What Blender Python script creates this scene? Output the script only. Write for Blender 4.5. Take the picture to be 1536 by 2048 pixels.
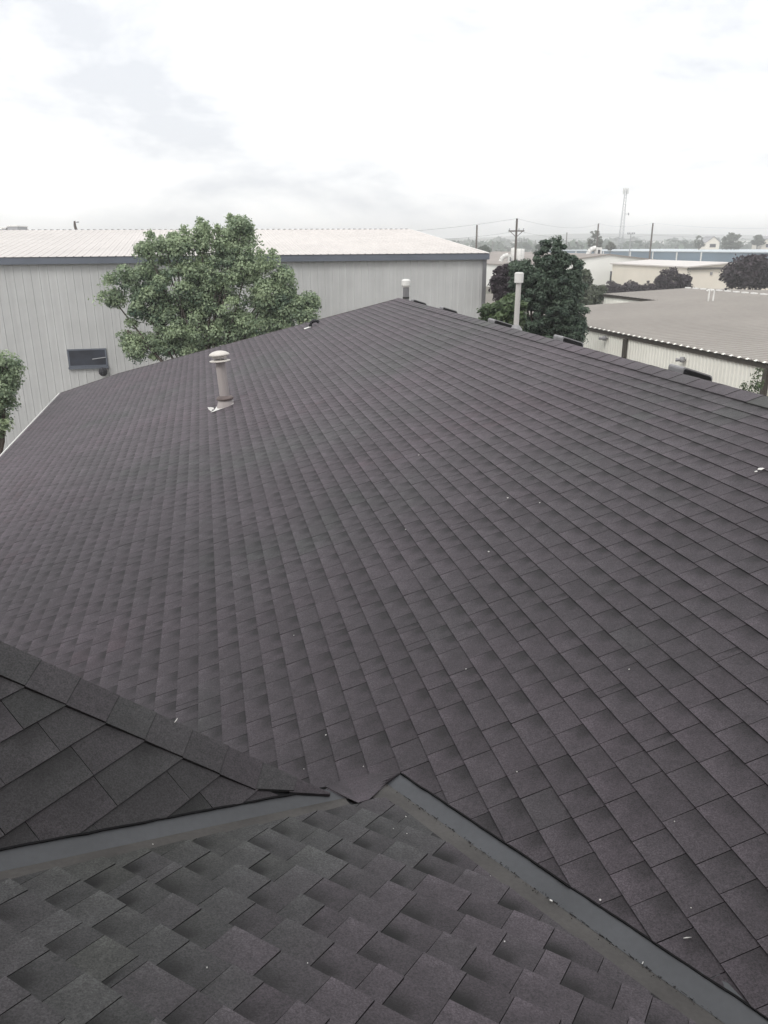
import bpy, math, random
import numpy as np
from mathutils import Vector, Matrix
random.seed(7); rng=np.random.default_rng(11)
S=bpy.context.scene; COL=S.collection
for o in list(bpy.data.objects): bpy.data.objects.remove(o)
R=math.radians
# ------------------------------------------------------------------ camera
CAMZ=8.0
F=1560.0; H0=487.0; PIT=math.atan((1024-H0)/F); ROLL=-.006
def cam_basis():
    c,s=math.cos(ROLL),math.sin(ROLL)
    r=np.array([1.,0,0]); u=np.array([0,math.sin(PIT),math.cos(PIT)]); f=np.array([0,math.cos(PIT),-math.sin(PIT)])
    return c*r+s*u, -s*r+c*u, f
CR,CU,CF=cam_basis(); CP=np.array([0,0,CAMZ])
cam=bpy.data.cameras.new('camera'); camo=bpy.data.objects.new('camera',cam); COL.objects.link(camo)
camo.matrix_world=Matrix([[CR[0],CU[0],-CF[0],0],[CR[1],CU[1],-CF[1],0],[CR[2],CU[2],-CF[2],CAMZ],[0,0,0,1]])
cam.sensor_fit='VERTICAL'; cam.sensor_height=24; cam.lens=F/2048*24; cam.clip_start=.05; cam.clip_end=20000
S.camera=camo
def ray(x,y):
    d=CR*((x-768)/F)+CU*((1024-y)/F)+CF
    return d/np.linalg.norm(d)
def proj(P):
    q=np.asarray(P,float)-CP; w=q@CF
    return 768+F*(q@CR)/w, 1024-F*(q@CU)/w, w
def at(x,y,Y):            # point seen at pixel x,y at forward distance Y
    r=ray(x,y); return CP+r*(Y/r[1])
def atz(x,y,z):
    r=ray(x,y); return CP+r*((z-CAMZ)/r[2])
def hit(x,y,P,N):
    r=ray(x,y); return CP+r*(((P-CP)@N)/(r@N))
# ------------------------------------------------------------------ world / sun / exposure
W=bpy.data.worlds.new('World'); S.world=W; W.use_nodes=True
nt=W.node_tree; nt.nodes.clear(); n=nt.nodes; l=nt.links
SUN_EL=R(46); SUN_AZ=R(-150)
sky=n.new('ShaderNodeTexSky'); sky.sky_type='NISHITA'; sky.sun_disc=False; sky.sun_elevation=SUN_EL; sky.sun_rotation=SUN_AZ; sky.dust_density=4
sk=n.new('ShaderNodeVectorMath'); sk.operation='SCALE'; sk.inputs['Scale'].default_value=.10
l.new(sky.outputs[0],sk.inputs[0])
tc=n.new('ShaderNodeTexCoord'); mp=n.new('ShaderNodeMapping'); mp.inputs['Scale'].default_value=(1.5,1.5,4.2); mp.inputs['Location'].default_value=(.75,.2,.55)
l.new(tc.outputs['Generated'],mp.inputs[0])
no=n.new('ShaderNodeTexNoise'); no.inputs['Scale'].default_value=1.7; no.inputs['Detail'].default_value=7; no.inputs['Roughness'].default_value=.55; no.inputs['Distortion'].default_value=.25
l.new(mp.outputs[0],no.inputs[0])
cr=n.new('ShaderNodeValToRGB'); e=cr.color_ramp
e.elements[0].position=.38; e.elements[0].color=(.83,.85,.89,1); e.elements[1].position=.55; e.elements[1].color=(1.30,1.29,1.27,1)
l.new(no.outputs[0],cr.inputs[0])
mx=n.new('ShaderNodeMix'); mx.data_type='RGBA'; mx.inputs[0].default_value=.88
l.new(sk.outputs[0],mx.inputs[6]); l.new(cr.outputs[0],mx.inputs[7])
bg=n.new('ShaderNodeBackground'); bg.inputs['Strength'].default_value=1.0; ou=n.new('ShaderNodeOutputWorld')
l.new(mx.outputs[2],bg.inputs[0]); l.new(bg.outputs[0],ou.inputs[0])
sl=bpy.data.lights.new('sun','SUN'); sl.energy=1.35; sl.angle=R(22); sl.color=(1,.97,.92)
so=bpy.data.objects.new('sun',sl); COL.objects.link(so)
sd=Vector((math.sin(SUN_AZ)*math.cos(SUN_EL),math.cos(SUN_AZ)*math.cos(SUN_EL),math.sin(SUN_EL)))
so.rotation_euler=sd.to_track_quat('Z','Y').to_euler()
S.view_settings.view_transform='Standard'; S.view_settings.look='None'; S.view_settings.exposure=.22; S.view_settings.gamma=1
S.view_settings.use_curve_mapping=False
S.render.engine='CYCLES'
# ------------------------------------------------------------------ helpers
def tag(o,label=None,cat=None,group=None,kind=None):
    if label: o['label']=label
    if cat: o['category']=cat
    if group: o['group']=group
    if kind: o['kind']=kind
    return o
def empty(name,loc,label,cat,group=None):
    o=bpy.data.objects.new(name,None); COL.objects.link(o); o.location=tuple(loc); o.empty_display_size=.2
    bpy.context.view_layer.update(); return tag(o,label,cat,group)
ORG={}
def link(name,me,mat,parent=None,kind=None):
    o=bpy.data.objects.new(name,me); COL.objects.link(o)
    if mat and not me.materials: me.materials.append(mat)
    if parent:
        o.parent=parent
        o.matrix_parent_inverse=Matrix.Identity(4)
        # vertices are written in world coordinates: cancel the parents' offset
        q=parent; off=Vector((0,0,0))
        while q: off+=q.location; q=q.parent
        o.location=-off
    if kind: o['kind']=kind
    return o
class MB:
    def __init__(s): s.v=[]; s.f=[]; s.smooth=[]
    def add(s,vs,fs,sm=False):
        b=len(s.v); s.v+= [tuple(map(float,q)) for q in vs]; s.f+=[tuple(i+b for i in q) for q in fs]; s.smooth+=[sm]*len(fs)
    def box(s,o,x,y,z):   # corner o + edge vectors
        o,x,y,z=[np.asarray(q,float) for q in (o,x,y,z)]
        if np.cross(x,y)@z<0: x,y=y,x
        v=[o,o+x,o+x+y,o+y,o+z,o+x+z,o+x+y+z,o+y+z]
        s.add(v,[(0,3,2,1),(4,5,6,7),(0,1,5,4),(1,2,6,5),(2,3,7,6),(3,0,4,7)])
    def cbox(s,c,x,y,z):  # centred
        c,x,y,z=[np.asarray(q,float) for q in (c,x,y,z)]; s.box(c-x/2-y/2-z/2,x,y,z)
    def poly(s,pts,thick=None,N=None):
        k=len(pts)
        if thick is None: s.add(pts,[tuple(range(k))]); return
        N=np.asarray(N,float); b=[np.asarray(p,float)-N*thick for p in pts]
        s.add(list(pts)+b,[tuple(range(k)),tuple(range(2*k-1,k-1,-1))]+[(i,i+k,(i+1)%k+k,(i+1)%k) for i in range(k)])
    def tube(s,p0,p1,r0,r1=None,k=12,caps=True,sm=True):
        r1=r0 if r1 is None else r1
        p0=np.asarray(p0,float); p1=np.asarray(p1,float); d=p1-p0; d/=np.linalg.norm(d)
        a=np.cross(d,[0,0,1.]) if abs(d[2])<.9 else np.cross(d,[1.,0,0]); a/=np.linalg.norm(a); b=np.cross(d,a)
        vs=[];
        for p,r in ((p0,r0),(p1,r1)):
            for i in range(k):
                t=2*math.pi*i/k; vs.append(p+r*(a*math.cos(t)+b*math.sin(t)))
        s.add(vs,[(i,(i+1)%k,(i+1)%k+k,i+k) for i in range(k)],sm)
        if caps: s.add(vs[:k],[tuple(range(k-1,-1,-1))]); s.add(vs[k:],[tuple(range(k))])
    def path(s,pts,rs,k=8):
        for i in range(len(pts)-1):
            s.tube(pts[i],pts[i+1],rs[i] if hasattr(rs,'__len__') else rs,rs[i+1] if hasattr(rs,'__len__') else rs,k)
    def lathe(s,c,prof,k=24,ax=(0,0,1)):
        c=np.asarray(c,float); d=np.asarray(ax,float); d/=np.linalg.norm(d)
        a=np.cross(d,[1.,0,0]); a/=np.linalg.norm(a); b=np.cross(d,a); vs=[]
        for r,z in prof:
            for i in range(k):
                t=2*math.pi*i/k; vs.append(c+d*z+r*(a*math.cos(t)+b*math.sin(t)))
        fs=[]
        for j in range(len(prof)-1):
            for i in range(k): fs.append((j*k+i,j*k+(i+1)%k,(j+1)*k+(i+1)%k,(j+1)*k+i))
        s.add(vs,fs,True)
    def mesh(s,name):
        me=bpy.data.meshes.new(name); me.from_pydata(s.v,[],s.f); me.polygons.foreach_set('use_smooth',s.smooth); me.update(); return me
    def build(s,name,mat,parent=None,kind=None): return link(name,s.mesh(name),mat,parent,kind)
# ------------------------------------------------------------------ materials
def mat(name,col,rough=.7,metal=0,noise=None,bump=0,bscale=50,spec=.3):
    """noise = list of (scale, amount, stretch) brightness variations"""
    m=bpy.data.materials.new(name); m.use_nodes=True; t=m.node_tree; b=t.nodes['Principled BSDF']
    b.inputs['Roughness'].default_value=rough; b.inputs['Metallic'].default_value=metal; b.inputs['Specular IOR Level'].default_value=spec
    tcn=t.nodes.new('ShaderNodeNewGeometry'); cur=None
    rgb=t.nodes.new('ShaderNodeRGB'); rgb.outputs[0].default_value=(*col,1); cur=rgb.outputs[0]
    for sc,am,st in (noise or []):
        mpn=t.nodes.new('ShaderNodeMapping'); mpn.inputs['Scale'].default_value=st; t.links.new(tcn.outputs['Position'],mpn.inputs[0])
        nn=t.nodes.new('ShaderNodeTexNoise'); nn.inputs['Scale'].default_value=sc; nn.inputs['Detail'].default_value=4; t.links.new(mpn.outputs[0],nn.inputs[0])
        mr=t.nodes.new('ShaderNodeMapRange'); mr.inputs[1].default_value=.3; mr.inputs[2].default_value=.7; mr.inputs[3].default_value=1-am; mr.inputs[4].default_value=1+am
        t.links.new(nn.outputs[0],mr.inputs[0])
        vm=t.nodes.new('ShaderNodeVectorMath'); vm.operation='SCALE'; t.links.new(cur,vm.inputs[0]); t.links.new(mr.outputs[0],vm.inputs['Scale']); cur=vm.outputs[0]
    t.links.new(cur,b.inputs['Base Color'])
    if bump:
        nn=t.nodes.new('ShaderNodeTexNoise'); nn.inputs['Scale'].default_value=bscale; nn.inputs['Detail'].default_value=3; t.links.new(tcn.outputs['Position'],nn.inputs[0])
        bn=t.nodes.new('ShaderNodeBump'); bn.inputs['Strength'].default_value=bump; bn.inputs['Distance'].default_value=.01; t.links.new(nn.outputs[0],bn.inputs['Height']); t.links.new(bn.outputs[0],b.inputs['Normal'])
    return m
def shingle_mat():
    m=bpy.data.materials.new('asphalt_shingle'); m.use_nodes=True; t=m.node_tree; N=t.nodes; L=t.links; b=N['Principled BSDF']
    b.inputs['Roughness'].default_value=.72; b.inputs['Specular IOR Level'].default_value=.5
    def math_(op,a,bb,cl=False):
        q=N.new('ShaderNodeMath'); q.operation=op; q.use_clamp=cl
        for i,v in enumerate((a,bb)):
            if v is None: continue
            if isinstance(v,(int,float)): q.inputs[i].default_value=v
            else: L.new(v,q.inputs[i])
        return q.outputs[0]
    def rngn(v,a,bb,c,d,sm=True):
        q=N.new('ShaderNodeMapRange'); q.interpolation_type='SMOOTHSTEP' if sm else 'LINEAR'
        for i,w in zip((1,2,3,4),(a,bb,c,d)): q.inputs[i].default_value=w
        L.new(v,q.inputs[0]); return q.outputs[0]
    at1=N.new('ShaderNodeAttribute'); at1.attribute_name='cell'; s1=N.new('ShaderNodeSeparateXYZ'); L.new(at1.outputs['Vector'],s1.inputs[0])
    at2=N.new('ShaderNodeAttribute'); at2.attribute_name='pos'; s2=N.new('ShaderNodeSeparateXYZ'); L.new(at2.outputs['Vector'],s2.inputs[0])
    tone,hue,dark=s1.outputs; la,lb,side=s2.outputs
    tcn=N.new('ShaderNodeTexCoord')
    def noise(sc,det=3,ro=.6):
        q=N.new('ShaderNodeTexNoise'); q.inputs['Scale'].default_value=sc; q.inputs['Detail'].default_value=det; q.inputs['Roughness'].default_value=ro; L.new(tcn.outputs['Object'],q.inputs[0]); return q.outputs[0]
    # purple to olive grey, rare reddish: tab blend with window-glare tints painted in
    r=N.new('ShaderNodeValToRGB'); el=r.color_ramp.elements
    el[0].position=0; el[0].color=(.083,.056,.067,1)
    el[1].position=1; el[1].color=(.064,.066,.060,1)
    for p,c in ((.22,(.076,.0615,.073)),(.6,(.070,.0605,.069)),(.85,(.063,.063,.064))):
        x=el.new(p); x.color=(*c,1)
    big=noise(.35,2); hv=math_('ADD',math_('MULTIPLY',hue,.5),math_('MULTIPLY',rngn(big,.36,.64,0,1,False),.5)); L.new(hv,r.inputs[0])
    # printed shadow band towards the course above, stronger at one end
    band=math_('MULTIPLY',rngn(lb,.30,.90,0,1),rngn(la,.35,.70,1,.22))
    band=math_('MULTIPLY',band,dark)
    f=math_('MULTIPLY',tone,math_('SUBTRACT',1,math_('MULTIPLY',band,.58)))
    pale_end=math_('MULTIPLY',rngn(lb,0,.5,1,0),rngn(la,0,.7,1,.2)); f=math_('MULTIPLY',f,math_('ADD',1,math_('MULTIPLY',pale_end,.38)))  # granule blend, paler at the butt and one end
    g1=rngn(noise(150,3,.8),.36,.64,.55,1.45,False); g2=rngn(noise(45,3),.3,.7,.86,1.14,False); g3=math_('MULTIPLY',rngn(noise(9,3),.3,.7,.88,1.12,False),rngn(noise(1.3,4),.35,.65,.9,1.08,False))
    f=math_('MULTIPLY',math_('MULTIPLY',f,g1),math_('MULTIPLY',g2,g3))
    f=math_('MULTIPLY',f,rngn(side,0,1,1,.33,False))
    vm=N.new('ShaderNodeVectorMath'); vm.operation='SCALE'; L.new(r.outputs[0],vm.inputs[0]); L.new(f,vm.inputs['Scale']); L.new(vm.outputs[0],b.inputs['Base Color'])
    bn=N.new('ShaderNodeBump'); bn.inputs['Strength'].default_value=.5; bn.inputs['Distance'].default_value=.0025; L.new(noise(300,2,.7),bn.inputs['Height']); L.new(bn.outputs[0],b.inputs['Normal'])
    return m
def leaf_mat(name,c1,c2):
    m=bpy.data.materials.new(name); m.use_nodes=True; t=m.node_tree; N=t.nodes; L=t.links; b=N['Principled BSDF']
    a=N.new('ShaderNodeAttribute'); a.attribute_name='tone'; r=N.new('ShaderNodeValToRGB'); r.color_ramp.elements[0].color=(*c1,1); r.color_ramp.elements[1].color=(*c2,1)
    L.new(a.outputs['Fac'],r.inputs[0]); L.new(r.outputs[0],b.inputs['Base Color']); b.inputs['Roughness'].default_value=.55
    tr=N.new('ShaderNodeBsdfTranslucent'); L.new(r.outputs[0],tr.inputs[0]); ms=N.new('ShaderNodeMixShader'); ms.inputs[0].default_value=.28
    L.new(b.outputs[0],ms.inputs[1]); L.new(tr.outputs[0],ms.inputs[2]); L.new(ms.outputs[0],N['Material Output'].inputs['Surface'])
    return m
M=dict(
 shingle=shingle_mat(),
 deck=mat('roof_felt',(.03,.03,.032),.9),
 edge=mat('shaded_asphalt_edge',(.008,.008,.009),.9),  # near-black edge stock with the drop shadow in its colour
 flash=mat('grey_painted_metal',(.082,.087,.096),.42,0,[(3,.18,(1,1,1)),(40,.06,(1,1,1))],.15,6,.5),
 flash2=mat('taupe_dusty_metal',(.088,.083,.079),.65,0,[(4,.2,(1,1,1)),(60,.1,(1,1,1))],.15,8),
 sealant=mat('dark_sealant',(.02,.02,.02),.6),
 pipe=mat('beige_painted_pipe',(.40,.365,.36),.5,0,[(2,.12,(1,1,.3)),(14,.06,(1,1,.2))],.1,12),
 pipecap=mat('pale_vent_metal',(.62,.59,.55),.4,0,[(6,.08,(1,1,1))]),
 whitemetal=mat('weathered_white_metal',(.70,.70,.68),.4,0,[(5,.12,(1,1,1))]),
 greymetal=mat('grey_galvanised',(.22,.22,.23),.4,.3,[(5,.25,(1,1,.3))]),
 hood=mat('grey_vent_hood',(.26,.26,.27),.5,0,[(12,.15,(1,1,1))]),
 louvre=mat('black_vent_louvre',(.02,.02,.024),.5),
 white=mat('white_trim',(.75,.75,.73),.5),
 wpanel=mat('white_steel_siding',(.49,.495,.495),.45,0,[(.25,.07,(1,1,.3)),(3,.05,(2,2,.06)),(1.2,.05,(1,1,1))]),
 wroof=mat('pale_steel_roofing',(.60,.565,.54),.45,0,[(.3,.05,(1,1,1)),(2.5,.05,(1.5,.15,1))]),
 fascia=mat('blue_grey_trim',(.12,.135,.165),.5,0,[(1,.1,(1,1,1))]),
 dark=mat('dark_gap',(.03,.03,.035),.8),
 glass=mat('dark_window_glass',(.03,.035,.05),.12,0,[(2,.4,(1,1,1))],0,1,.8),
 bpanel=mat('pale_beige_siding',(.83,.83,.77),.5,0,[(1,.05,(1,1,.3))]),
 broof=mat('tan_steel_roofing',(.31,.29,.27),.5,0,[(.35,.06,(1,1,1)),(6,.04,(.2,3,1))]),
 brown=mat('brown_metal_trim',(.075,.068,.06),.6),
 farwall=mat('pale_rendered_wall',(.80,.80,.77),.7,0,[(.3,.05,(1,1,1))]),
 cream=mat('cream_rendered_wall',(.72,.67,.58),.7,0,[(.3,.05,(1,1,1))]),
 farroof=mat('brown_gravel_roofing',(.26,.23,.21),.8,0,[(.2,.1,(1,1,1))]),
 blue=mat('blue_steel_siding',(.10,.17,.24),.6,0,[(.1,.12,(1,1,1))]),
 paleblue=mat('pale_blue_roofing',(.50,.56,.60),.5),
 wood=mat('weathered_pole_wood',(.085,.07,.06),.8,0,[(3,.2,(1,1,.1))]),
 wire=mat('black_cable',(.05,.05,.05),.6),
 steel=mat('galvanised_steel',(.35,.36,.38),.5,.3),
 bark=mat('grey_bark',(.09,.075,.065),.9,0,[(6,.3,(1,1,.2))],.5,20),
 brick=mat('brown_brick',(.20,.13,.10),.85,0,[(2,.15,(1,1,1))]),
 chip=mat('white_paint_chip',(.85,.84,.80),.5),
 leafm=leaf_mat('maple_leaves',(.060,.112,.078),(.40,.49,.30)),
 leafd=leaf_mat('dark_green_leaves',(.022,.046,.034),(.105,.15,.10)),
 leafp=leaf_mat('purple_leaves',(.018,.012,.019),(.050,.034,.046)),
 leafl=leaf_mat('bright_green_leaves',(.03,.06,.03),(.12,.17,.075)),
 leafg=leaf_mat('grey_green_leaves',(.045,.06,.045),(.14,.16,.11)),
)
# ------------------------------------------------------------------ the setting
def ground_mat():
    m=mat('ground_surface',(.11,.105,.08),.95); t=m.node_tree; N=t.nodes; L=t.links
    tcn=N.new('ShaderNodeTexCoord'); nn=N.new('ShaderNodeTexNoise'); nn.inputs['Scale'].default_value=.018; nn.inputs['Detail'].default_value=6; L.new(tcn.outputs['Object'],nn.inputs[0])
    r=N.new('ShaderNodeValToRGB'); el=r.color_ramp.elements; el[0].position=.42; el[0].color=(.055,.07,.035,1); el[1].position=.58; el[1].color=(.13,.115,.095,1)
    n2=N.new('ShaderNodeTexNoise'); n2.inputs['Scale'].default_value=2; n2.inputs['Detail'].default_value=6; L.new(tcn.outputs['Object'],n2.inputs[0])
    mr=N.new('ShaderNodeMapRange'); mr.inputs[1].default_value=.3; mr.inputs[2].default_value=.7; mr.inputs[3].default_value=.8; mr.inputs[4].default_value=1.2; L.new(n2.outputs[0],mr.inputs[0])
    L.new(nn.outputs[0],r.inputs[0]); vm=N.new('ShaderNodeVectorMath'); vm.operation='SCALE'; L.new(r.outputs[0],vm.inputs[0]); L.new(mr.outputs[0],vm.inputs['Scale']); L.new(vm.outputs[0],N['Principled BSDF'].inputs['Base Color'])
    return m
g=MB(); g.add([(-2100,-300,0),(2100,-300,0),(2100,2100,0),(-2100,2100,0)],[(0,1,2,3)]); g.build('ground',ground_mat(),kind='structure')
g=MB(); q=[(-40,-12,.004),(60,-12,.004),(60,60,.004),(-40,60,.004)]; g.add(q,[(0,1,2,3)]); g.build('yard_pavement',mat('yard_asphalt',(.20,.195,.18),.9,0,[(.5,.15,(1,1,1)),(20,.15,(1,1,1))]),kind='structure')
g=MB(); g.add([(-30,75,.004),(130,75,.004),(160,135,.004),(-30,135,.004)],[(0,1,2,3)]); g.build('added_bounce_lot',mat('bounce_lot_gravel',(.17,.155,.135),.95,0,[(.1,.3,(1,1,1))]),kind='structure')  # added pale lot that bounces light onto the white gable wall
# low hills on the horizon
hm=mat('far_hill_vegetation',(.07,.085,.06),.95,0,[(.01,.3,(1,1,1))])
for (Y,x0,x1,h,amp,seed) in ((1750,-1700,1750,17,9,1),(1300,-1300,1400,10,5,4)):
    g=MB(); r2=random.Random(seed); n_=140; vs=[]
    ph=[r2.uniform(0,6) for _ in range(6)]
    for i in range(n_+1):
        x=x0+(x1-x0)*i/n_; hh=h+amp*sum(math.sin(x/(420/(k+1))+ph[k])/(k+1.2) for k in range(6))*.6
        vs+=[(x,Y-90,-.5),(x,Y,max(4,hh)),(x,Y+200,-.5)]
    fs=[]
    for i in range(n_): fs+=[(3*i,3*i+3,3*i+4,3*i+1),(3*i+1,3*i+4,3*i+5,3*i+2)]
    g.add(vs,fs,True); g.build('hills',hm,kind='structure')
# ------------------------------------------------------------------ near roof geometry
T=.31; D=2.465
AZ=math.atan2(ray(400,487+2.2)[0],ray(400,487+2.2)[1])
U=np.array([math.sin(AZ),math.cos(AZ),0]); Hh=np.array([math.cos(AZ),-math.sin(AZ),0])
V=Hh+np.array([0,0,T]); V/=np.linalg.norm(V); NM=np.cross(V,U); NM*=np.sign(NM[2])
def RM(u,v,h=0): return CP+u*U+v*V+(h-D)*NM          # main roof point
def mhit(x,y,h=0):
    r=ray(x,y); return CP+r*((-D+h)/(r@NM))
def uvm(P): q=np.asarray(P)-CP; return np.array([q@U,q@V])
VR=3.87; VE=-5.0
rake=[(18.24,VR),(20.11,.8),(22.6,-3.3),(22.75,VE)]
# centre plane
A0=mhit(773,1569); B0=mhit(1417,2026); dA=B0-A0
a2=R(30); dn=np.array([math.sin(a2),math.cos(a2)]); s2=-dA[2]/(dA[:2]@dn)
NC=np.array([dn[0]*s2,dn[1]*s2,1]); NC/=np.linalg.norm(NC)
CB=-np.array([dn[0],dn[1],-s2]); CB/=np.linalg.norm(CB)            # upslope
CA=np.array([math.cos(a2),-math.sin(a2),0])                       # along the courses, towards the right
def chit(x,y): return hit(x,y,A0,NC)
C0=chit(690,1597); C1=chit(0,1745); vC=C1-C0
b3=R(31.8-90); g3=np.array([math.sin(b3),math.cos(b3)]); t3=vC[2]/(vC[:2]@g3)
NL=np.array([-g3[0]*t3,-g3[1]*t3,1]); NL/=np.linalg.norm(NL)
LB=np.array([g3[0],g3[1],t3]); LB/=np.linalg.norm(LB); LA=np.array([-g3[1],g3[0],0])*-1  # along courses
def lhit(x,y): return hit(x,y,C0,NL)
# ---- clipping
def clip(poly,hp):
    (nx,ny,c)=hp; out=[]
    for i in range(len(poly)):
        p=poly[i]; q=poly[(i+1)%len(poly)]; dp=nx*p[0]+ny*p[1]-c; dq=nx*q[0]+ny*q[1]-c
        if dp>=0: out.append(p)
        if (dp>=0)!=(dq>=0):
            t=dp/(dp-dq); out.append((p[0]+t*(q[0]-p[0]),p[1]+t*(q[1]-p[1])))
    return out
def hp2(p,q,inside):
    nx,ny=-(q[1]-p[1]),(q[0]-p[0]); L_=math.hypot(nx,ny); nx/=L_; ny/=L_; c=nx*p[0]+ny*p[1]
    if nx*inside[0]+ny*inside[1]<c: nx,ny,c=-nx,-ny,-c
    return (nx,ny,c)
cells=[]     # (area px, verts, faces, cell attr, pos attr)
def shingles(P2W,a0,a1,b0,b1,ex,regions,wr,raise_,bandp,rr,farfirst=1,zfn=None,colmul=1.0,hb0=.006,gap=.0025,huem=.45):
    k=0; b=b0
    while b<b1:
        a=a0-rr.uniform(0,.3); j=0; tn=rr.uniform(.97,1.03)
        jit=rr.uniform(-.0012,.0012)
        while a<a1:
            w=rr.uniform(*wr)
            if rr.random()<.035: w*=.35
            raised=(j%2==0) if raise_ else rr.random()<.4
            hb=hb0+(raise_ if (raise_ and raised) else 0)+(rr.uniform(0,.0026))
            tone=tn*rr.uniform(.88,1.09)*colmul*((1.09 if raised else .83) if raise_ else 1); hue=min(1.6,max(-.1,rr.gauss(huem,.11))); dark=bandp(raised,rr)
            sq=[(a+gap/2,b+jit),(a+w-gap/2,b+jit),(a+w-gap/2,b+ex+.012),(a+gap/2,b+ex+.012)]
            for reg in regions:
                p=sq
                for hp in reg:
                    p=clip(p,hp)
                    if len(p)<3: break
                if len(p)<3: continue
                # drop duplicate points
                pp=[p[0]]
                for x in p[1:]:
                    if abs(x[0]-pp[-1][0])+abs(x[1]-pp[-1][1])>1e-5: pp.append(x)
                if len(pp)>2 and abs(pp[0][0]-pp[-1][0])+abs(pp[0][1]-pp[-1][1])<1e-5: pp.pop()
                if len(pp)<3: continue
                ar=.5*abs(sum(pp[i][0]*pp[(i+1)%len(pp)][1]-pp[(i+1)%len(pp)][0]*pp[i][1] for i in range(len(pp))))
                if ar<.0006: continue
                ctr=.5*sum(pp[i][0]*pp[(i+1)%len(pp)][1]-pp[(i+1)%len(pp)][0]*pp[i][1] for i in range(len(pp)))
                if ctr<0: pp=pp[::-1]
                n_=len(pp); top=[];bot=[];pos=[]
                for (x,y) in pp:
                    tb=(y-b)/ex; h=hb*(1-min(tb,1))+.0012
                    top.append(P2W(x,y,h)); bot.append(P2W(x,y,-.003))
                    la=(x-a)/w; la=la if farfirst<0 else 1-la
                    pos.append((la,tb,0))
                fs=[tuple(range(n_))]+[(n_+i,2*n_+i,2*n_+(i+1)%n_,n_+(i+1)%n_) for i in range(n_)]
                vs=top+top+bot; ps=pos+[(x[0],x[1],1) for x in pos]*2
                # projected size
                P=[proj(t) for t in top]
                area=0
                if min(x[2] for x in P)>.1:
                    area=.5*abs(sum(P[i][0]*P[(i+1)%n_][1]-P[(i+1)%n_][0]*P[i][1] for i in range(n_)))
                    cx=sum(x[0] for x in P)/n_; cy=sum(x[1] for x in P)/n_
                    if not(0<cx<1536 and 0<cy<2048): area=0
                cells.append((area,vs,fs,(tone,hue,dark),ps))
            a+=w; j+=1
        b+=ex; k+=1
def P2main(u,v,h): return RM(u,v,h)
def P2c(a,b,h): return A0+a*CA+b*CB+h*NC
def P2cb(a,b,h):
    P=P2c(a,b,h); w=wend(P)
    if w>0:
        zm=CP[2]+(((h+.012)-D)-(P-CP)[0]*NM[0]-(P-CP)[1]*NM[1])/NM[2]
        P=P.copy(); P[2]=P[2]*(1-w)+zm*w
    return P
E1=chit(697,1604); E2=chit(770,1577)
ed=(E2-E1)[:2]; ed/=np.linalg.norm(ed); en=np.array([-ed[1],ed[0]])
if en@(chit(730,1700)-E1)[:2]<0: en=-en
def wend(P):
    d=-((P-E1)[:2]@en); t=min(1,max(0,d/.22)); return t*t*(3-2*t)
def P2l(a,b,h): return C0+a*LA+b*LB+h*NL
def abc(P): q=P-A0; return (q@CA,q@CB)
def abl(P): q=P-C0; return (q@LA,q@LB)
building=empty('shingle_roofed_building',(0,3,0),'building with dark grey asphalt shingle roof and metal lined valleys filling the foreground','building')
# main region
ME1=mhit(801,1547); ME2=mhit(1536,2038); m1=uvm(ME1); m2=uvm(ME2)
ins=(8,0)
outer=[(0,1,VE),(0,-1,-(VR-.02))]
for i in range(3): outer.append(hp2(rake[i],rake[i+1],ins))
valley=hp2(m1,m2,(2.5,2.5))
u0=m1[0]
junc=hp2(m1,uvm(mhit(754,1584)),uvm(mhit(700,1590)))
rr=random.Random(5)
bm_=lambda raised,r: r.choice([.35,.7,1,1,1.1]) 
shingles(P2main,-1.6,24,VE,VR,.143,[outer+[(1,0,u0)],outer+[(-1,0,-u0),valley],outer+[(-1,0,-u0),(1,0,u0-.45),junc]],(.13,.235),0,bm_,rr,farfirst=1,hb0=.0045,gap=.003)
# centre region
rE1,rE2=chit(754,1584),chit(1100,1838); lE1,lE2=chit(697,1612),chit(234,1722); lE3=chit(0,1764)
cin=abc(chit(700,1900))
creg=[hp2(abc(rE1),abc(rE2),cin),hp2(abc(lE1),abc(lE3),cin)]
_c=abc(E1);_d=abc(E2);_b=abc(E1-np.array([en[0],en[1],0])*.1);_k=abc(E1-np.array([en[0],en[1],0])*.3);_k2=abc(E2-np.array([en[0],en[1],0])*.3); _m=((_c[0]+_k2[0])/2,(_c[1]+_k2[1])/2)
creg2=[hp2(_c,_d,_b),hp2(_k,_k2,_m),hp2(_c,_k,_m),hp2(_d,_k2,_m)]
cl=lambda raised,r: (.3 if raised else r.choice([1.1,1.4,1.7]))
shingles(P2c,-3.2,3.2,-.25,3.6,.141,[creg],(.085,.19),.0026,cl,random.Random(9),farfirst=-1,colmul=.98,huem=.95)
# left steep plane; colmul puts its shade into the shingle tone
lo=[(0,1356),(467,1566)]
cE1,cE2=lhit(0,1356),lhit(467,1566); vE1,vE2=lhit(0,1700),lhit(651,1576)
lin=abl(lhit(150,1560))
lreg=[hp2(abl(cE1+(cE1-cE2)*0+NL*0),abl(cE2),lin),hp2(abl(vE1),abl(vE2),lin)]
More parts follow.
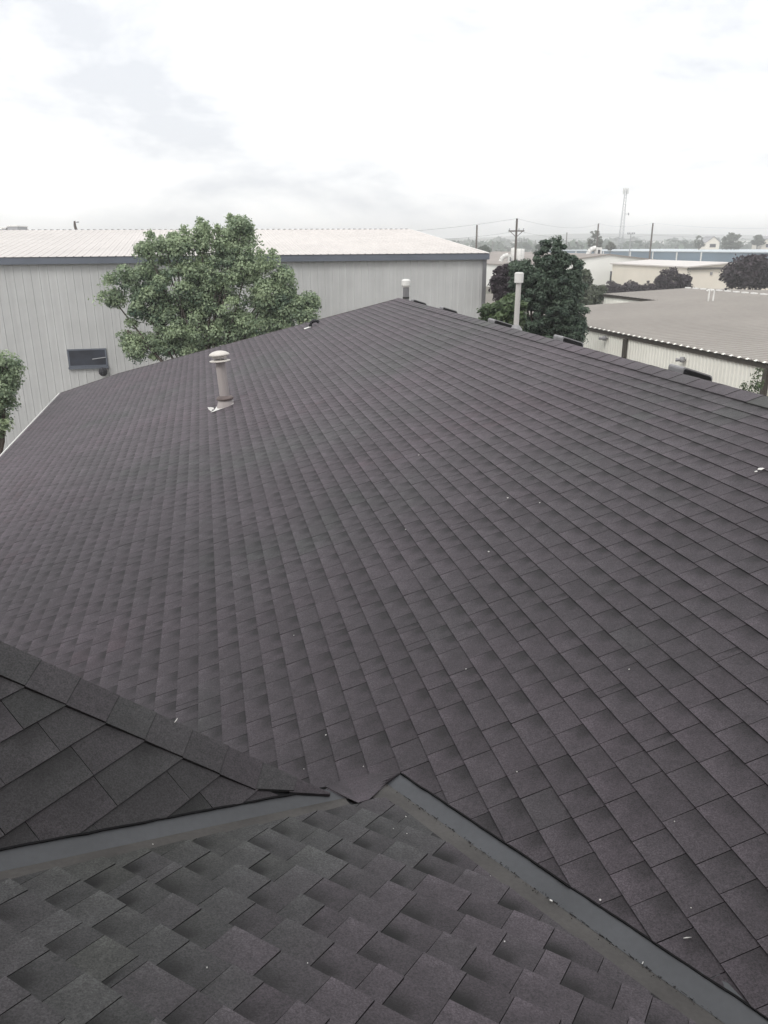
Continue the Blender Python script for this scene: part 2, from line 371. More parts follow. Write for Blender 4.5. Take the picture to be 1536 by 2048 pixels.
# let the cap overlap the shingles by moving the upper limit up a little
nx,ny,c_=lreg[0]; lreg[0]=(nx,ny,c_-.03)
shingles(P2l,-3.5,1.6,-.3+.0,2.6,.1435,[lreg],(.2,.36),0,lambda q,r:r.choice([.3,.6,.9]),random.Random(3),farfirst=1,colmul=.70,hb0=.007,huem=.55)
def put_cells(cs,name,parent,kind=None):
    vs=[];fs=[];ca=[];pa=[]
    for _,v,f_,c,ps in cs:
        b=len(vs); vs+=v; fs+=[tuple(i+b for i in q) for q in f_]; ca+=[c]*len(v); pa+=ps
    me=bpy.data.meshes.new(name); me.from_pydata([tuple(x) for x in vs],[],fs)
    for nm,dat in (('cell',ca),('pos',pa)):
        at_=me.attributes.new(nm,'FLOAT_VECTOR','POINT'); at_.data.foreach_set('vector',np.array(dat,dtype=np.float32).ravel())
    return link(name,me,M['shingle'],parent,kind)
# decks under the shingles
d=MB()
pts=[RM(-1.6,VE+.01,-.006),RM(-1.6,VR,-.006),RM(rake[0][0]-.02,VR,-.006),RM(rake[1][0]-.02,.8,-.006),RM(rake[2][0]-.02,-3.3,-.006),RM(rake[3][0]-.02,VE+.01,-.006)]
d.poly(pts[::-1] if np.cross(pts[1]-pts[0],pts[2]-pts[1])@NM<0 else pts)
# far slope
RP=lambda u,w,h=0: RM(u,VR,0)+Hh*w+np.array([0,0,-T*w+h])
d.add([RP(-1.6,0,-.006),RP(-1.6,4.6,-.006),RP(17,4.6,-.006),RP(18.22,0,-.006)],[(0,1,2,3)])
roofm=d.build('main_roof',M['deck'],building)
d=MB(); cpoly=[abc(A0+(A0-B0)*0),abc(B0+(B0-A0)*1.5),(3.5,3.4),(-3,3.4),abc(C1+(C1-C0)*1.5),abc(C0)]
d.poly([P2c(x,y,-.006) for x,y in cpoly]); croof=d.build('lower_roof',M['deck'],building)
hipd=(cE2-cE1); hipd/=np.linalg.norm(hipd)
hipN=np.cross(hipd,NL); hipN/=np.linalg.norm(hipN)
if hipN@(lhit(0,1288)-cE1)<0: hipN=-hipN          # in the left plane, from lower cap edge up to the crest
capw=.135
K0=cE1+hipN*capw-hipd*2.2; tip=lhit(651,1575); K1=cE1+hipN*capw+hipd*((tip-cE1)@hipd+.03)
d=MB(); d.poly([K0-NL*.006,K1-NL*.006,vE2-NL*.01,C0-NL*.006,C1+(C1-C0)*1.5-NL*.006])
# back slope of the hip
bd=np.array([math.sin(R(44.5)),math.cos(R(44.5)),-t3]); bd/=np.linalg.norm(bd)
bd=np.cross(hipd,[0,0,1.]); bd[2]=0; bd/=np.linalg.norm(bd)
if bd[1]<0: bd=-bd
bd=bd*.10+np.array([0,0,-.995])
NB=np.cross(hipd,bd); NB*=np.sign(NB[1]); NB/=np.linalg.norm(NB)
d.poly([K0-NB*.004,K1-NB*.004,K1+bd*.25,K0+bd*2.9]); hroof=d.build('hip_roof',M['deck'],building)
order=sorted(range(len(cells)),key=lambda i:-cells[i][0])
for i in order[:298]:
    put_cells([cells[i]],'shingle',building)
put_cells([cells[i] for i in order[298:]],'shingle_field',building,'stuff')
print('cells',len(cells))
# bent shingles woven over the point where the two valleys meet
FP=[(650,1574),(690,1561),(735,1551),(768,1549),(799,1548)]; NP=[(692,1598),(715,1609),(738,1602),(756,1586),(772,1570)]
NP2=[chit(*q)+NC*.0085 for q in NP]; FP2=[mhit(*q)+NM*.009 for q in FP]; FP2[0]=lhit(650,1574)+NL*.006; NP2[4]=chit(*NP[4])+NC*.004
for i in range(4):
    vs=[];ps=[];k=6; tone=(.95,1.02,.9,.97)[i]; hue=(.5,.05,.35,.6)[i]
    for j in range(k+1):
        t=j/k; e=t*t*(3-2*t)
        for m_ in (0,1):
            a,b=NP2[i+m_],FP2[i+m_]; p=a*(1-t)+b*t;  vs.append(p); ps.append((.5 if m_ else .1,.15+.6*t,0))
    fs=[(2*j,2*j+1,2*j+3,2*j+2) for j in range(k)]
    n0=len(vs); low=[p-np.array([0,0,.003]) for q,p in enumerate(vs)]; vs=vs+vs+low; ps=ps+[(.9,.2,.0) for q in ps]*2
    for j in range(k):
        for m_ in (0,1): fs.append((n0+2*j+m_,n0+2*j+2+m_,2*n0+2*j+2+m_,2*n0+2*j+m_))
    fs.append((n0,n0+1,2*n0+1,2*n0)); fs.append((2*n0-2,2*n0-1,3*n0-1,3*n0-2))
    put_cells([(0,vs,fs,(tone,hue,.4),ps)],'woven_shingle',building)
# far slope shingle courses (simple strips, out of sight)
cells.clear()
shingles(lambda a,b,h: RP(a,4.6-b*math.cos(math.atan(T)),0)+np.array([0,0,h]),-1.6,17,0,4.72,.143,[[(1,0,-1.6),(0,-1,-4.79)]],(.6,.9),0,bm_,random.Random(8))
put_cells(cells,'rear_slope_shingles',building,'stuff')
# ---- ridge caps
def cap_piece(p0,p1,sideA,sideB,w,hh,tone,parent,name,rr,lift=.013,lim=None):
    """bent cap shingle from p0 to p1 on a crest; sideA/sideB unit vectors down both slopes"""
    up=np.array([0,0,1.]); L_=np.linalg.norm(p1-p0)
    prof=[(-1,0),(-.55,.0),(-.12,0),(0,.0),(.12,0),(.55,0),(1,0)]
    ring=[]
    for (P,h) in ((p0,hh),(p1,hh*.25)):
        row=[]
        for t,_ in prof:
            sv=sideA if t<0 else sideB; nrm=up
            cr_=.004*max(0,1-abs(t)*4)
            ww_=min(w,max(.012,lim(P))) if (lim and t<0) else w
            row.append(P+sv*abs(t)*ww_+up*(h+lift-cr_))
        ring.append(row)
    k=len(prof); top=ring[0]+ring[1]; vs=list(top); ps=[(.8,.2,0)]*k+[(.8,.5,0)]*k
    fs=[(i,i+1,i+1+k,i+k) for i in range(k-1)]
    low=[q-up*(.012) for q in top]
    b=len(vs); vs+=top; ps+=[(.8,.2,1)]*(2*k); vs+=low; ps+=[(.8,.2,1)]*(2*k)
    for i in range(k-1): fs.append((b+i+1,b+i,b+2*k+i,b+2*k+i+1))
    fs+=[(b+k,b,b+2*k,b+3*k),(b+k-1,b+2*k-1,b+4*k-1,b+3*k-1)]
    put_cells([(0,vs,fs,(tone,rr.gauss(.5,.15),.3),ps)],name,parent)
rr=random.Random(21)
u=18.3; dV=-V; dR=np.array([Hh[0],Hh[1],-T]); dR/=np.linalg.norm(dR)
while u>-1.5:
    Lp=.29; cap_piece(RM(u-Lp,VR,0),RM(u+.03,VR,0),dV,dR,.165,.006,rr.uniform(.98,1.14),building,'ridge_cap',rr,lift=.010); u-=Lp
# hip caps : exposure .165
seg=.165; k=0; P=K1
upL=-hipN; 
tt=0
L_=np.linalg.norm(K1-K0)
pos_=L_
def hiplim(P):
    a,b=abl(P); nx,ny,c=lreg[1]; dn_=nx*a+ny*b-c; ua,ub=upL@LA,upL@LB; k_=-(nx*ua+ny*ub)
    return dn_/k_ if k_>1e-6 else 9
# pieces overlap uphill: lower piece first
while pos_>0:
    p0=K0+hipd*(pos_); p1=K0+hipd*(pos_-seg-.02)
    cap_piece(p0,p1,upL,bd,capw,.006,rr.uniform(.78,.95),building,'hip_cap',rr,lim=hiplim); pos_-=seg
# near-black strips: cut shingle stack with its drop shadow painted in
def edge_strip(Pa,Pb,N,inward,name='shaded_shingle_edge',seed=1,hh=.007,wob=.002):
    m=MB(); r_=random.Random(seed); n_=max(2,int(np.linalg.norm(Pb-Pa)/.05)); prev=None; dd=(Pb-Pa)
    for i in range(n_+1):
        o=Pa+dd*i/n_+inward*(-.004+r_.uniform(-wob,wob)*.8); row=[o+N*-.004,o+N*hh,o+inward*.007+N*(hh*.9),o+inward*.007-N*.004]
        if prev: m.add(prev+row,[(0,4,5,1),(1,5,6,2)])
        else: m.add(row,[(0,1,2,3)])
        prev=row
    m.build(name,M['edge'],building)
inm=V*valley[1]+U*valley[0]
edge_strip(ME1,ME2+(ME2-ME1)*.2,NM,inm,seed=2)
inl=LA*lreg[1][0]+LB*lreg[1][1]
edge_strip(vE1+(vE1-vE2)*.6,vE2,NL,inl,seed=3,hh=.010)
inc=LA*lreg[0][0]+LB*lreg[0][1]
# ---- valley flashing
def strip(pa,pb,pc,pd,name,m,n_=24,sag=.0015,seed=1):
    """quad pa-pb (one edge) to pc-pd (other edge), slightly dented"""
    g_=MB(); r_=random.Random(seed); vs=[]; k=5
    Nn=np.cross(pb-pa,pc-pa); Nn/=np.linalg.norm(Nn); Nn*=np.sign(Nn[2])
    for i in range(n_+1):
        t=i/n_
        e0=pa+(pb-pa)*t; e1=pc+(pd-pc)*t
        for j in range(k): vs.append(e0+(e1-e0)*j/(k-1)+Nn*(r_.uniform(-1,1)*sag if 0<j<k-1 else 0))
    fs=[(i*k+j,(i+1)*k+j,(i+1)*k+j+1,i*k+j+1) for i in range(n_) for j in range(k-1)]
    g_.add(vs,fs,True); return g_.build(name,m,building)
fh=NM*.001
iu=inm*.06
Ax=A0+(A0-B0)*.0; Bx=B0+(B0-A0)*.45; ME2x=ME2+(ME2-ME1)*.2
# right valley, main side: two lapped sheets
q0=mhit(801,1547)-NM*.002+iu; lap=.62
P_=lambda t: ME1+(ME2x-ME1)*t+iu*.6-NM*.002
Q_=lambda t: A0+(Bx-A0)*t+NM*.002
strip(P_(0),P_(.50),Q_(0),Q_(.47),'valley_flashing',M['flash'],seed=4)
strip(P_(.48)+NM*.003,P_(1)+NM*.003,Q_(.45)+NM*.003,Q_(1)+NM*.003,'valley_flashing',M['flash'],seed=5)
inc2=-(CA*creg[0][0]+CB*creg[0][1])
rA=chit(750,1584); rB=chit(1417,2026)+(chit(1417,2026)-A0)*.4
g0=chit(1100,1838)+(chit(1100,1838)-rE1)*1.2
strip(A0+NC*.0035,Bx+NC*.0035,rE1-inc2*.05-NC*.001,g0-inc2*.05-NC*.001,'valley_flashing',M['flash2'],seed=6)
# sealant bead broken along the crease
sb=MB(); r_=random.Random(4)
for t in np.linspace(.06,.95,70):
    if r_.random()<.45:
        c_=A0+(Bx-A0)*t+NC*.006+CA*r_.uniform(-.004,.004); dd=(Bx-A0)/np.linalg.norm(Bx-A0)
        sb.cbox(c_,dd*r_.uniform(.005,.024),NM*.002,np.cross(dd,NM)*r_.uniform(.001,.0022))
sb.build('sealant_bead',M['sealant'],building)
gr=MB(); r_=random.Random(12)
for i in range(420):
    t=r_.random()**.8; c_=A0+(Bx-A0)*t+CA*r_.gauss(-.01,.022)+NC*.005; e=r_.uniform(.0012,.0035)
    if (c_-A0)@NC<.004: pass
    c_=c_+NM*.002; d1=np.array([r_.uniform(-1,1),r_.uniform(-1,1),r_.uniform(-.3,.3)])*e*1.5; d2=np.array([r_.uniform(-1,1),r_.uniform(-1,1),r_.uniform(-.3,.3)])*e*1.5
    gr.add([c_-d1,c_+d1,c_+d2,c_+np.array([0,0,e])],[(0,1,3),(1,2,3),(2,0,3)])
gr.build('valley_grit',mat('dark_granule_grit',(.05,.045,.042),.9),building,'stuff')
# left valley
lx=C1+(C1-C0)*.4
strip(C0+NL*.002,lx+NL*.002,vE2-inl*.004+hipd*.0,vE1+(vE1-vE2)*.4+inl*.05,'valley_flashing',M['flash'],seed=7)
inc3=CA*creg[1][0]+CB*creg[1][1]
e0=chit(697,1604)
strip(C0+NC*.003,lx+NC*.003,lE1+inc3*.04,lE3+(lE3-lE1)*.4+inc3*.04,'valley_flashing',M['flash2'],seed=8)
# ---- eave drip edge, rake trim, walls
ew=MB(); ew.box(RM(2,VE-.02,-.07),U*20.75,-V*.03,NM*.085); ew.build('drip_edge',M['white'],building)
rk=MB()
for i in range(3):
    a_,b_=rake[i],rake[i+1]; p=RM(*a_,0); q=RM(*b_,0); o=np.cross(q-p,NM); o/=np.linalg.norm(o)
    if o@U<0:o=-o
    rk.box(p-NM*.16,q-p,o*.02,NM*.17)
rk.build('rake_trim',M['brown'],building)
wl=MB()
def wall(m,p,q,z0=0,t=.15,zt=None):
    p=np.array(p,float);q=np.array(q,float); dd=(q-p)[:2]; nn=np.array([-dd[1],dd[0],0])/np.hypot(*dd)*t
    v=[(p[0],p[1],z0),(q[0],q[1],z0),(q[0],q[1],q[2]),(p[0],p[1],p[2])]; v2=[(x[0]+nn[0],x[1]+nn[1],x[2]) for x in v]
    m.add(v+v2,[(0,1,2,3),(7,6,5,4),(0,4,5,1),(1,5,6,2),(2,6,7,3),(3,7,4,0)])
wall(wl,RM(0,VE+.4,-.3),RM(22,VE+.4,-.3)); wall(wl,RM(22.2,VE+.4,-.3),RM(17.9,VR,-.3)); wall(wl,RM(17.9,VR,-.3),RP(16.8,4.3,-.3)); wall(wl,RP(-1.5,4.3,-.3),RP(16.8,4.3,-.3))
wl.build('wall',M['brick'],building)
# unseen upper storey behind the viewpoint, enlarged and overhung to darken the roof
uw=MB(); c=np.array([-.5*dn[0],-.5*dn[1]]); ax=np.array([dn[1],-dn[0]])
p=c-ax*9; q=c+ax*5; 
uw.box((p[0],p[1],3),(ax[0]*15,ax[1]*15,0),(-dn[0]*.2,-dn[1]*.2,0),(0,0,11)); uw.box((p[0],p[1],9.75),(ax[0]*15,ax[1]*15,0),(dn[0]*.9,dn[1]*.9,0),(0,0,.2)); uw.build('unseen_upper_wall',M['brick'],building)
# ------------------------------------------------------------------ things on the roof
def vent_pipe(px_base,py_base,px_top,py_top):
    B=mhit(px_base,py_base); d_=B[1]; Tp=at(px_top,py_top,d_)
    t=empty('vent_pipe',B,'tall beige vent pipe with domed storm cap on the left part of the shingle roof','vent pipe')
    ax=(Tp-B); Lh=np.linalg.norm(ax); ax/=Lh
    m=MB(); m.tube(B-ax*.05,Tp+ax*.0,.080,.080,24); m.build('pipe',M['pipe'],t)
    m=MB(); m.lathe(B,[(.15,-.07),(.148,0),(.112,.10),(.10,.125)],24,ax); m.build('flashing_cone',M['pipe'],t)
    m=MB(); m.lathe(B,[(.09,.11),(.135,.112),(.142,.13),(.12,.16),(.09,.175)],24,ax); m.build('storm_collar',mat('grimy_collar',(.16,.13,.125),.6,0,[(9,.3,(1,1,1))]),t)
    c=Tp
    m=MB(); m.lathe(c,[(.085,-.01),(.165,-.005),(.168,.008),(.12,.02),(.085,.022)],28,ax); m.build('lower_disc',M['pipecap'],t)
    m=MB(); 
    for k in range(4):
        a=R(90*k+20); o=np.array([math.cos(a)*.10,math.sin(a)*.10,0]); m.tube(c+o,c+o+ax*.1,.006,.006,6)
    m.build('cap_strut',M['pipecap'],t)
    m=MB(); m.lathe(c,[(.118,.055),(.120,.055),(.120,.092),(.118,.092)],28,ax); m.build('wind_band',M['pipecap'],t)
    m=MB(); m.lathe(c,[(.160,.092),(.168,.096),(.155,.118),(.11,.145),(.055,.16),(.001,.165)],28,ax); m.lathe(c,[(.001,.098),(.16,.092)],28,ax); m.build('dome_cap',M['pipecap'],t)
    # crumpled base flashing
    m=MB(); r_=random.Random(3)
    u_,v_=uvm(B)
    pts=[(.13,-.16),(.02,-.17),(-.10,-.20),(-.18,-.26),(-.22,-.20),(-.16,-.10),(-.10,.13),(.12,.14)]
    top=[RM(u_+a,v_+b,.012+r_.uniform(0,.02)) for a,b in pts]; m.poly(top[::-1],.003,NM); m.build('base_flashing',M['whitemetal'],t)
    m=MB(); 
    for (a,b,s_) in ((-.03,-.20,.06),(.03,-.235,.07),(-.10,-.23,.05)):
        o=RM(u_+a,v_+b,.02); m.add([o,o+U*s_+NM*.02,o+U*s_*.6-V*s_*.8+NM*.05,o-V*s_*.7+NM*.01],[(0,1,2,3)])
    m.build('bent_metal_flap',M['whitemetal'],t)
vent_pipe(452,812,440,722)
def behind(x,y,w):   # point at pixel on the vertical plane parallel to the ridge, w metres behind it
    return hit(x,y,RM(0,VR)+Hh*w,Hh)
def slopept(P):      # drop P on the rear slope
    w=(P-RM(0,VR))@Hh; uu=(P-CP)@U; return RP(uu,w)
# tall white pipe
Tt=behind(1038,556,.5); Bt=slopept(Tt); Bt=behind(1031.5,665,.5); Bt=Bt*1.0; Bb=slopept(Bt)
t=empty('vent_pipe',Bb,'tall slim off-white vent pipe with square white cap behind the right hand ridge','vent pipe')
m=MB(); dirp=(Tt-Bt)/np.linalg.norm(Tt-Bt); m.tube(Bb-dirp*.1,Tt,.043,.043,20); m.build('pipe',mat('chalky_white_pipe',(.55,.54,.52),.55,0,[(3,.12,(1,1,.3))]),t)
m=MB(); m.tube(Tt-dirp*.07,Tt+dirp*.075,.072,.074,20); m.tube(Tt+dirp*.075,Tt+dirp*.085,.066,.06,20); m.build('cap',M['whitemetal'],t)
m=MB(); m.lathe(Bb,[(.12,-.03),(.1,.03),(.045,.1)],16); m.build('flashing_cone',M['hood'],t)
# third pipe near the peak
Tt=behind(812,572,.5); Bb=slopept(Tt)
t=empty('vent_pipe',Bb,'short grey metal vent pipe with round white cap just behind the roof peak','vent pipe')
m=MB(); m.tube(Bb-np.array([0,0,.1]),Tt,.078,.078,20); m.build('pipe',M['greymetal'],t)
m=MB(); m.tube(Tt-np.array([0,0,.03]),Tt+np.array([0,0,.015]),.085,.112,20); m.tube(Tt+np.array([0,0,.015]),Tt+np.array([0,0,.13]),.112,.112,20); m.tube(Tt+np.array([0,0,.13]),Tt+np.array([0,0,.165]),.108,.07,20); m.build('cap',M['whitemetal'],t)
m=MB(); m.lathe(Tt-np.array([0,0,.3]),[(.082,0),(.084,.01),(.084,.03),(.082,.04)],20); m.build('seam_band',M['sealant'],t)
# box vents behind the ridge
def rbox(m,o,ex,ey,ez,r=.03):
    """box with rounded vertical-plane corners: profile in ex/ez, extruded along ey"""
    lx=np.linalg.norm(ex); lz=np.linalg.norm(ez); a=ex/lx; b=ez/lz; pts=[]
    for (cx,cz,s0) in ((r,lz-r,90),(lx-r,lz-r,0)):
        for k in range(5):
            an=R((s0+90-k*22.5) if s0==90 else (90-k*22.5)); pts.append(o+a*(cx+r*math.cos(an))+b*(cz+r*math.sin(an)))
    pts=[o]+pts+[o+ex]; k=len(pts); v=pts+[p+ey for p in pts]
    m.add(v,[tuple(range(k)),tuple(range(2*k-1,k-1,-1))]+[(i,i+k,(i+1)%k+k,(i+1)%k) for i in range(k)])
def box_vent(xl,xm,ym,xr,label,w=.22):
    """xl: far-left end, xm,ym: near-left top corner, xr: right end of the dark front (pixels)"""
    Mc=behind(xm,ym,w); Ls=abs((behind(xl,ym,w)-Mc)@U)
    dn_=np.array([Hh[0],Hh[1],-T]); dn_/=np.linalg.norm(dn_); up=np.array([0,0,1.])
    Lf=.2
    while proj(Mc+dn_*Lf)[0]<xr: Lf+=.005
    Lf=min(Lf,.55); hgt=Mc[2]-slopept(Mc)[2]; low=up*(hgt)
    t=empty('roof_vent',slopept(Mc),label,'roof vent','box vents in a row just behind the right hand ridge')
    m=MB(); r=.035; o=Mc-low
    def prof(L,H,r=.035): return [(0,0)]+[(r-r*math.cos(R(a)),H-r+r*math.sin(R(a))) for a in (0,30,60,90)]+[(L-r+r*math.sin(R(a)),H-r+r*math.cos(R(a))) for a in (0,30,60,90)]+[(L,0)]
    P=[o+dn_*a+up*b for a,b in prof(Lf,hgt)]; k=len(P); B=[q+U*Ls for q in P]
    m.add(P+B,[tuple(range(k)),tuple(range(2*k-1,k-1,-1))]+[(i,i+k,(i+1)%k+k,(i+1)%k) for i in range(k)]); m.build('hood',M['hood'],t)
    P=[o+dn_*(a+.012)+up*(b)-U*.006 for a,b in prof(Lf-.024,hgt-.014)]; m=MB(); B=[q+U*.004 for q in P]
    m.add(P+B,[tuple(range(k)),tuple(range(2*k-1,k-1,-1))]+[(i,i+k,(i+1)%k+k,(i+1)%k) for i in range(k)]); m.build('louvre_panel',M['louvre'],t)
    m=MB()
    for z_ in (.3,.5,.7): m.box(o+dn_*.03+up*hgt*z_-U*.016,dn_*(Lf-.06),U*.010,up*.006)
    m.build('louvre_blade',M['sealant'],t)
box_vent(1337,1366,733,1425,'grey and black box vent nearest the right edge, in front of the corrugated wall lamp')
box_vent(1107,1125,672,1167,'grey and black box vent at the foot of the dark green tree')
box_vent(976,988,638,1028,'box vent tucked against the left of the tall white vent pipe')
box_vent(879,885,613,915,'small dark box vent below the corner of the white metal building')
box_vent(822,826,598,853,'smallest dark box vent, right beside the grey pipe at the roof peak')
# small gooseneck near the rake
B=mhit(618,655); t=empty('roof_vent',B,'small low curved vent with white base on the far roof edge by the maple','roof vent')
m=MB(); m.path([B+V*.05,B+V*.05+NM*.07,B+V*.12+NM*.11,B+V*.22+NM*.09,B+V*.26+NM*.04],[.04,.04,.04,.04,.04],10); m.build('hood',M['louvre'],t)
m=MB(); m.box(B-U*.08-V*.12+NM*.006,U*.14,V*.16,NM*.006); m.build('base_flashing',M['whitemetal'],t)
# ---- debris
def chip(px,py,kind,label,sz,group=None,cat='debris',shape=0,rot=0):
    f_=mhit if kind=='m' else (chit if kind=='c' else lhit); Nn={'m':NM,'c':NC,'l':NL}[kind]
    P=f_(px,py)+Nn*.011; sz*=.65; o=empty('debris_fleck',P,label,cat,group)
    a=np.cross(Nn,[math.sin(rot),math.cos(rot),0]); a/=np.linalg.norm(a); b=np.cross(Nn,a); m=MB(); r_=random.Random(int(px*7+py))
    if shape==0: pts=[P+a*sz*r_.uniform(.7,1.1)*math.cos(k*1.2566)+b*sz*r_.uniform(.5,1.)*math.sin(k*1.2566)+Nn*r_.uniform(0,sz*.3) for k in range(5)]
    elif shape==1: pts=[P-a*sz-b*sz*.14,P+a*sz*.2-b*sz*.2,P+a*sz-b*sz*.03,P+a*sz*.9+b*sz*.12,P-a*sz*.1+b*sz*.1,P-a*sz+b*sz*.02+Nn*sz*.2]
    m.poly(pts,.0015,Nn); link('fleck',m.mesh('fleck'),M['chip'],o) if False else None
    me=m.mesh('debris_fleck'); bpy.data.objects.remove(o); ob=link('debris_fleck',me,M['chip']); tag(ob,label,cat,group)
    # move origin to the fleck
    me.transform(Matrix.Translation(-Vector(P))); ob.location=tuple(P)
    return ob
GLS=['white fleck on the main slope just beyond the gap between the two valleys', 'white fleck on the shingles just right of the tip of the hip cap row', 'topmost white fleck, high in the middle of the main slope', 'lone white fleck in the middle of the main slope below the topmost one', 'larger white fleck on the main slope right of centre, upper of two', 'white fleck right of centre, directly below the larger one', 'faint white fleck furthest right of the upper group on the main slope', 'faint fleck on the left of the main slope above the hip caps', 'small fleck low in the middle of the main slope, right of centre', 'small fleck near the right side of the main slope at mid height', "fleck on the shingles up and right of the right valley's top end", 'white fleck on the lower roof closest to the top of the right valley', 'fleck on the lower roof left of the upper part of the right valley', 'white fleck just below the one nearest the right valley top', 'fleck on the lower roof near the bottom, left of centre', 'pale fleck on the lower roof furthest to the bottom left', 'fleck on the lower roof below the right valley flashing', 'tiny fleck at the edge of the right valley, mid length', 'tiny fleck above the thin white splinter at bottom right', 'white fleck just above the right valley flashing, right of the bright chip', 'tiny fleck on the shingles above the right valley, far lower right', 'grey fleck on the main slope above the left end of the valley gap', 'fleck at the lower edge of the left valley flashing']
fi=0; GG='white paint flecks scattered over the shingles'
for (x,y,k,s_) in ((728,1536,'m',.0055),(609,1541,'m',.005),(838,912,'m',.014),(812,1061,'m',.011),(1016,998,'m',.013),(978,1106,'m',.012),(1080,1008,'m',.01),(589,1273,'m',.006),(933,1341,'m',.006),(1259,1342,'m',.006),(1035,1547,'m',.005),
   (811,1638,'c',.006),(786,1662,'c',.004),(813,1672,'c',.005),(614,1933,'c',.004),(413,1942,'c',.004),(1008,1889,'c',.005),(980,1757,'c',.003),(1383,1820,'m',.004),(1202,1804,'m',.008),(1350,1647,'m',.004),(653,1473,'m',.008),(305,1694,'c',.004)):
    chip(x,y,k,GLS[fi],s_,GG,rot=x); fi+=1
chip(1376,1880,'m','thin white splinter on the shingles right of the right valley flashing',.02,shape=1,rot=.2,cat='splinter')
chip(1101,1807,'c','bright white bird dropping sized chip on the right valley flashing crease',.012,shape=0,cat='paint chip')
chip(1284,1932,'c','white sliver caught in the crease of the right valley flashing low down',.014,shape=1,rot=2.2,cat='splinter')
o=chip(1522,942,'m','crumpled pale shell-like scrap on the shingles at the right edge of the roof',.045,cat='scrap')
chip(1513,946,'m','small flat pale scrap lying just left of the shell-like one',.02,cat='scrap')
P=hit(350,1443,K0+NB*.02,NB); tag(chip(350,1443,'l','thin white strip poking out behind the hip cap on the left',.02,shape=1,rot=1.9,cat='strip'),None)
# ------------------------------------------------------------------ white metal building
WA=R(77.4); WD=np.array([math.sin(WA),math.cos(WA),0]); WN=np.array([-WD[1],WD[0],0])   # WN away from camera
PC=at(967,506,35.0); zE=PC[2]
def wpt(s_,z,o=0): q=PC-WD*s_+WN*o; return np.array([q[0],q[1],z])
def whit(x,y): return hit(x,y,PC,WN)
wb=empty('metal_building',wpt(10,0),'big white ribbed metal warehouse with pale low gable roof and blue grey eave trim','building')
Wlen=34.; half=13.2; zR=zE+half*.088
pw=.305*3
def ribbed(m,o,dirw,dirh,nrm,w,h,ribs,rd=.03,rw=.05,gap=.006):
    """one sheet with raised ribs"""
    xs=[0]; zs=[0]
    for r_ in ribs: xs+=[r_-rw/2,r_-rw/4,r_+rw/4,r_+rw/2]; zs+=[0,rd,rd,0]
    xs.append(w-gap); zs.append(0); k=len(xs)
    v=[o+dirw*x+nrm*z for x,z in zip(xs,zs)]; v+= [p+dirh*h for p in v]
    m.add(v,[(i,i+1,i+1+k,i+k) for i in range(k-1)])
npan=int(Wlen/.305)
def sheets(name,n_,w,origin,dirw,dirh,nrm,h,mt,parent,ribs,rd=.03,rw=.05,kind=None,hfn=None):
    base=None
    for i in range(n_):
        o=origin+dirw*w*i
        if base is None:
            m=MB(); ribbed(m,np.zeros(3),dirw,dirh,nrm,w,h,ribs,rd,rw); base=m.mesh(name); base.materials.append(mt)
        ob=bpy.data.objects.new(name,base); COL.objects.link(ob); ob.parent=parent; ob.location=tuple(o-np.array(parent.location))
# wall sheets (each the width between two ribs)
win=[whit(135,697),whit(213,697),whit(215,732),whit(138,734)]
sheets('wall_panel',npan,.305,wpt(0,0),-WD,np.array([0,0,1.]),-WN,zE-.22,M['wpanel'],wb,[.15],.016,.045)
rd_=WN*half+np.array([0,0,zR-zE]); rl=np.linalg.norm(rd_); rdn=rd_/rl; rn=np.cross(rdn,WD); rn*=np.sign(rn[2])
sheets('roof_panel',npan,.305,wpt(-.15,zE,-.25)-rdn*.0,-WD,rdn,rn,rl+.25,M['wroof'],wb,[.15],.022,.05)
m=MB(); # backing walls, gable and back
Z0=wpt(-.0,0,.05)
vs=[wpt(.02,0,.06),wpt(Wlen,0,.06),wpt(Wlen,zE-.05,.06),wpt(.02,zE-.05,.06)]; m.add(vs,[(0,1,2,3)])
m.add([wpt(.0,0,.0),wpt(0,0,2*half),wpt(0,zE-.03,2*half),wpt(0,zR-.03,half),wpt(0,zE-.03,0)],[(0,1,2,3,4)])
m.add([wpt(Wlen,0,.0),wpt(Wlen,0,2*half),wpt(Wlen,zE-.03,2*half),wpt(Wlen,zR-.03,half),wpt(Wlen,zE-.03,0)],[(0,1,2,3,4)])
m.add([wpt(0,0,2*half),wpt(Wlen,0,2*half),wpt(Wlen,zE,2*half),wpt(0,zE,2*half)],[(0,1,2,3)]); m.build('wall',M['wpanel'],wb)
m=MB(); m.add([wpt(-.15,zR-.02,half),wpt(Wlen,zR-.02,half),wpt(Wlen,zE-.05,2*half+.2),wpt(-.15,zE-.05,2*half+.2)],[(0,1,2,3)]); m.build('rear_roof',M['wroof'],wb)
m=MB(); m.box(wpt(Wlen,zE-.26,-.22),WD*(Wlen+.2),WN*.20,np.array([0,0,.24])); m.build('eave_trim',M['fascia'],wb)
m=MB(); m.box(wpt(.02,0,-.06),WD*.16,WN*.1,np.array([0,0,zE-.25])); m.build('corner_trim',M['greymetal'],wb)
m=MB(); m.box(wpt(-.15,zE-.2,-.2),WD*.04,rd_,np.array([0,0,.22])); m.build('gable_trim',M['white'],wb)
# closure notches at the ridge
m=MB()
for i in range(npan): m.cbox(wpt(.05+.305*i,zR+.03,half-.1),WD*.16,WN*.05,np.array([0,0,.035]))
m.build('ridge_closure',M['hood'],wb)
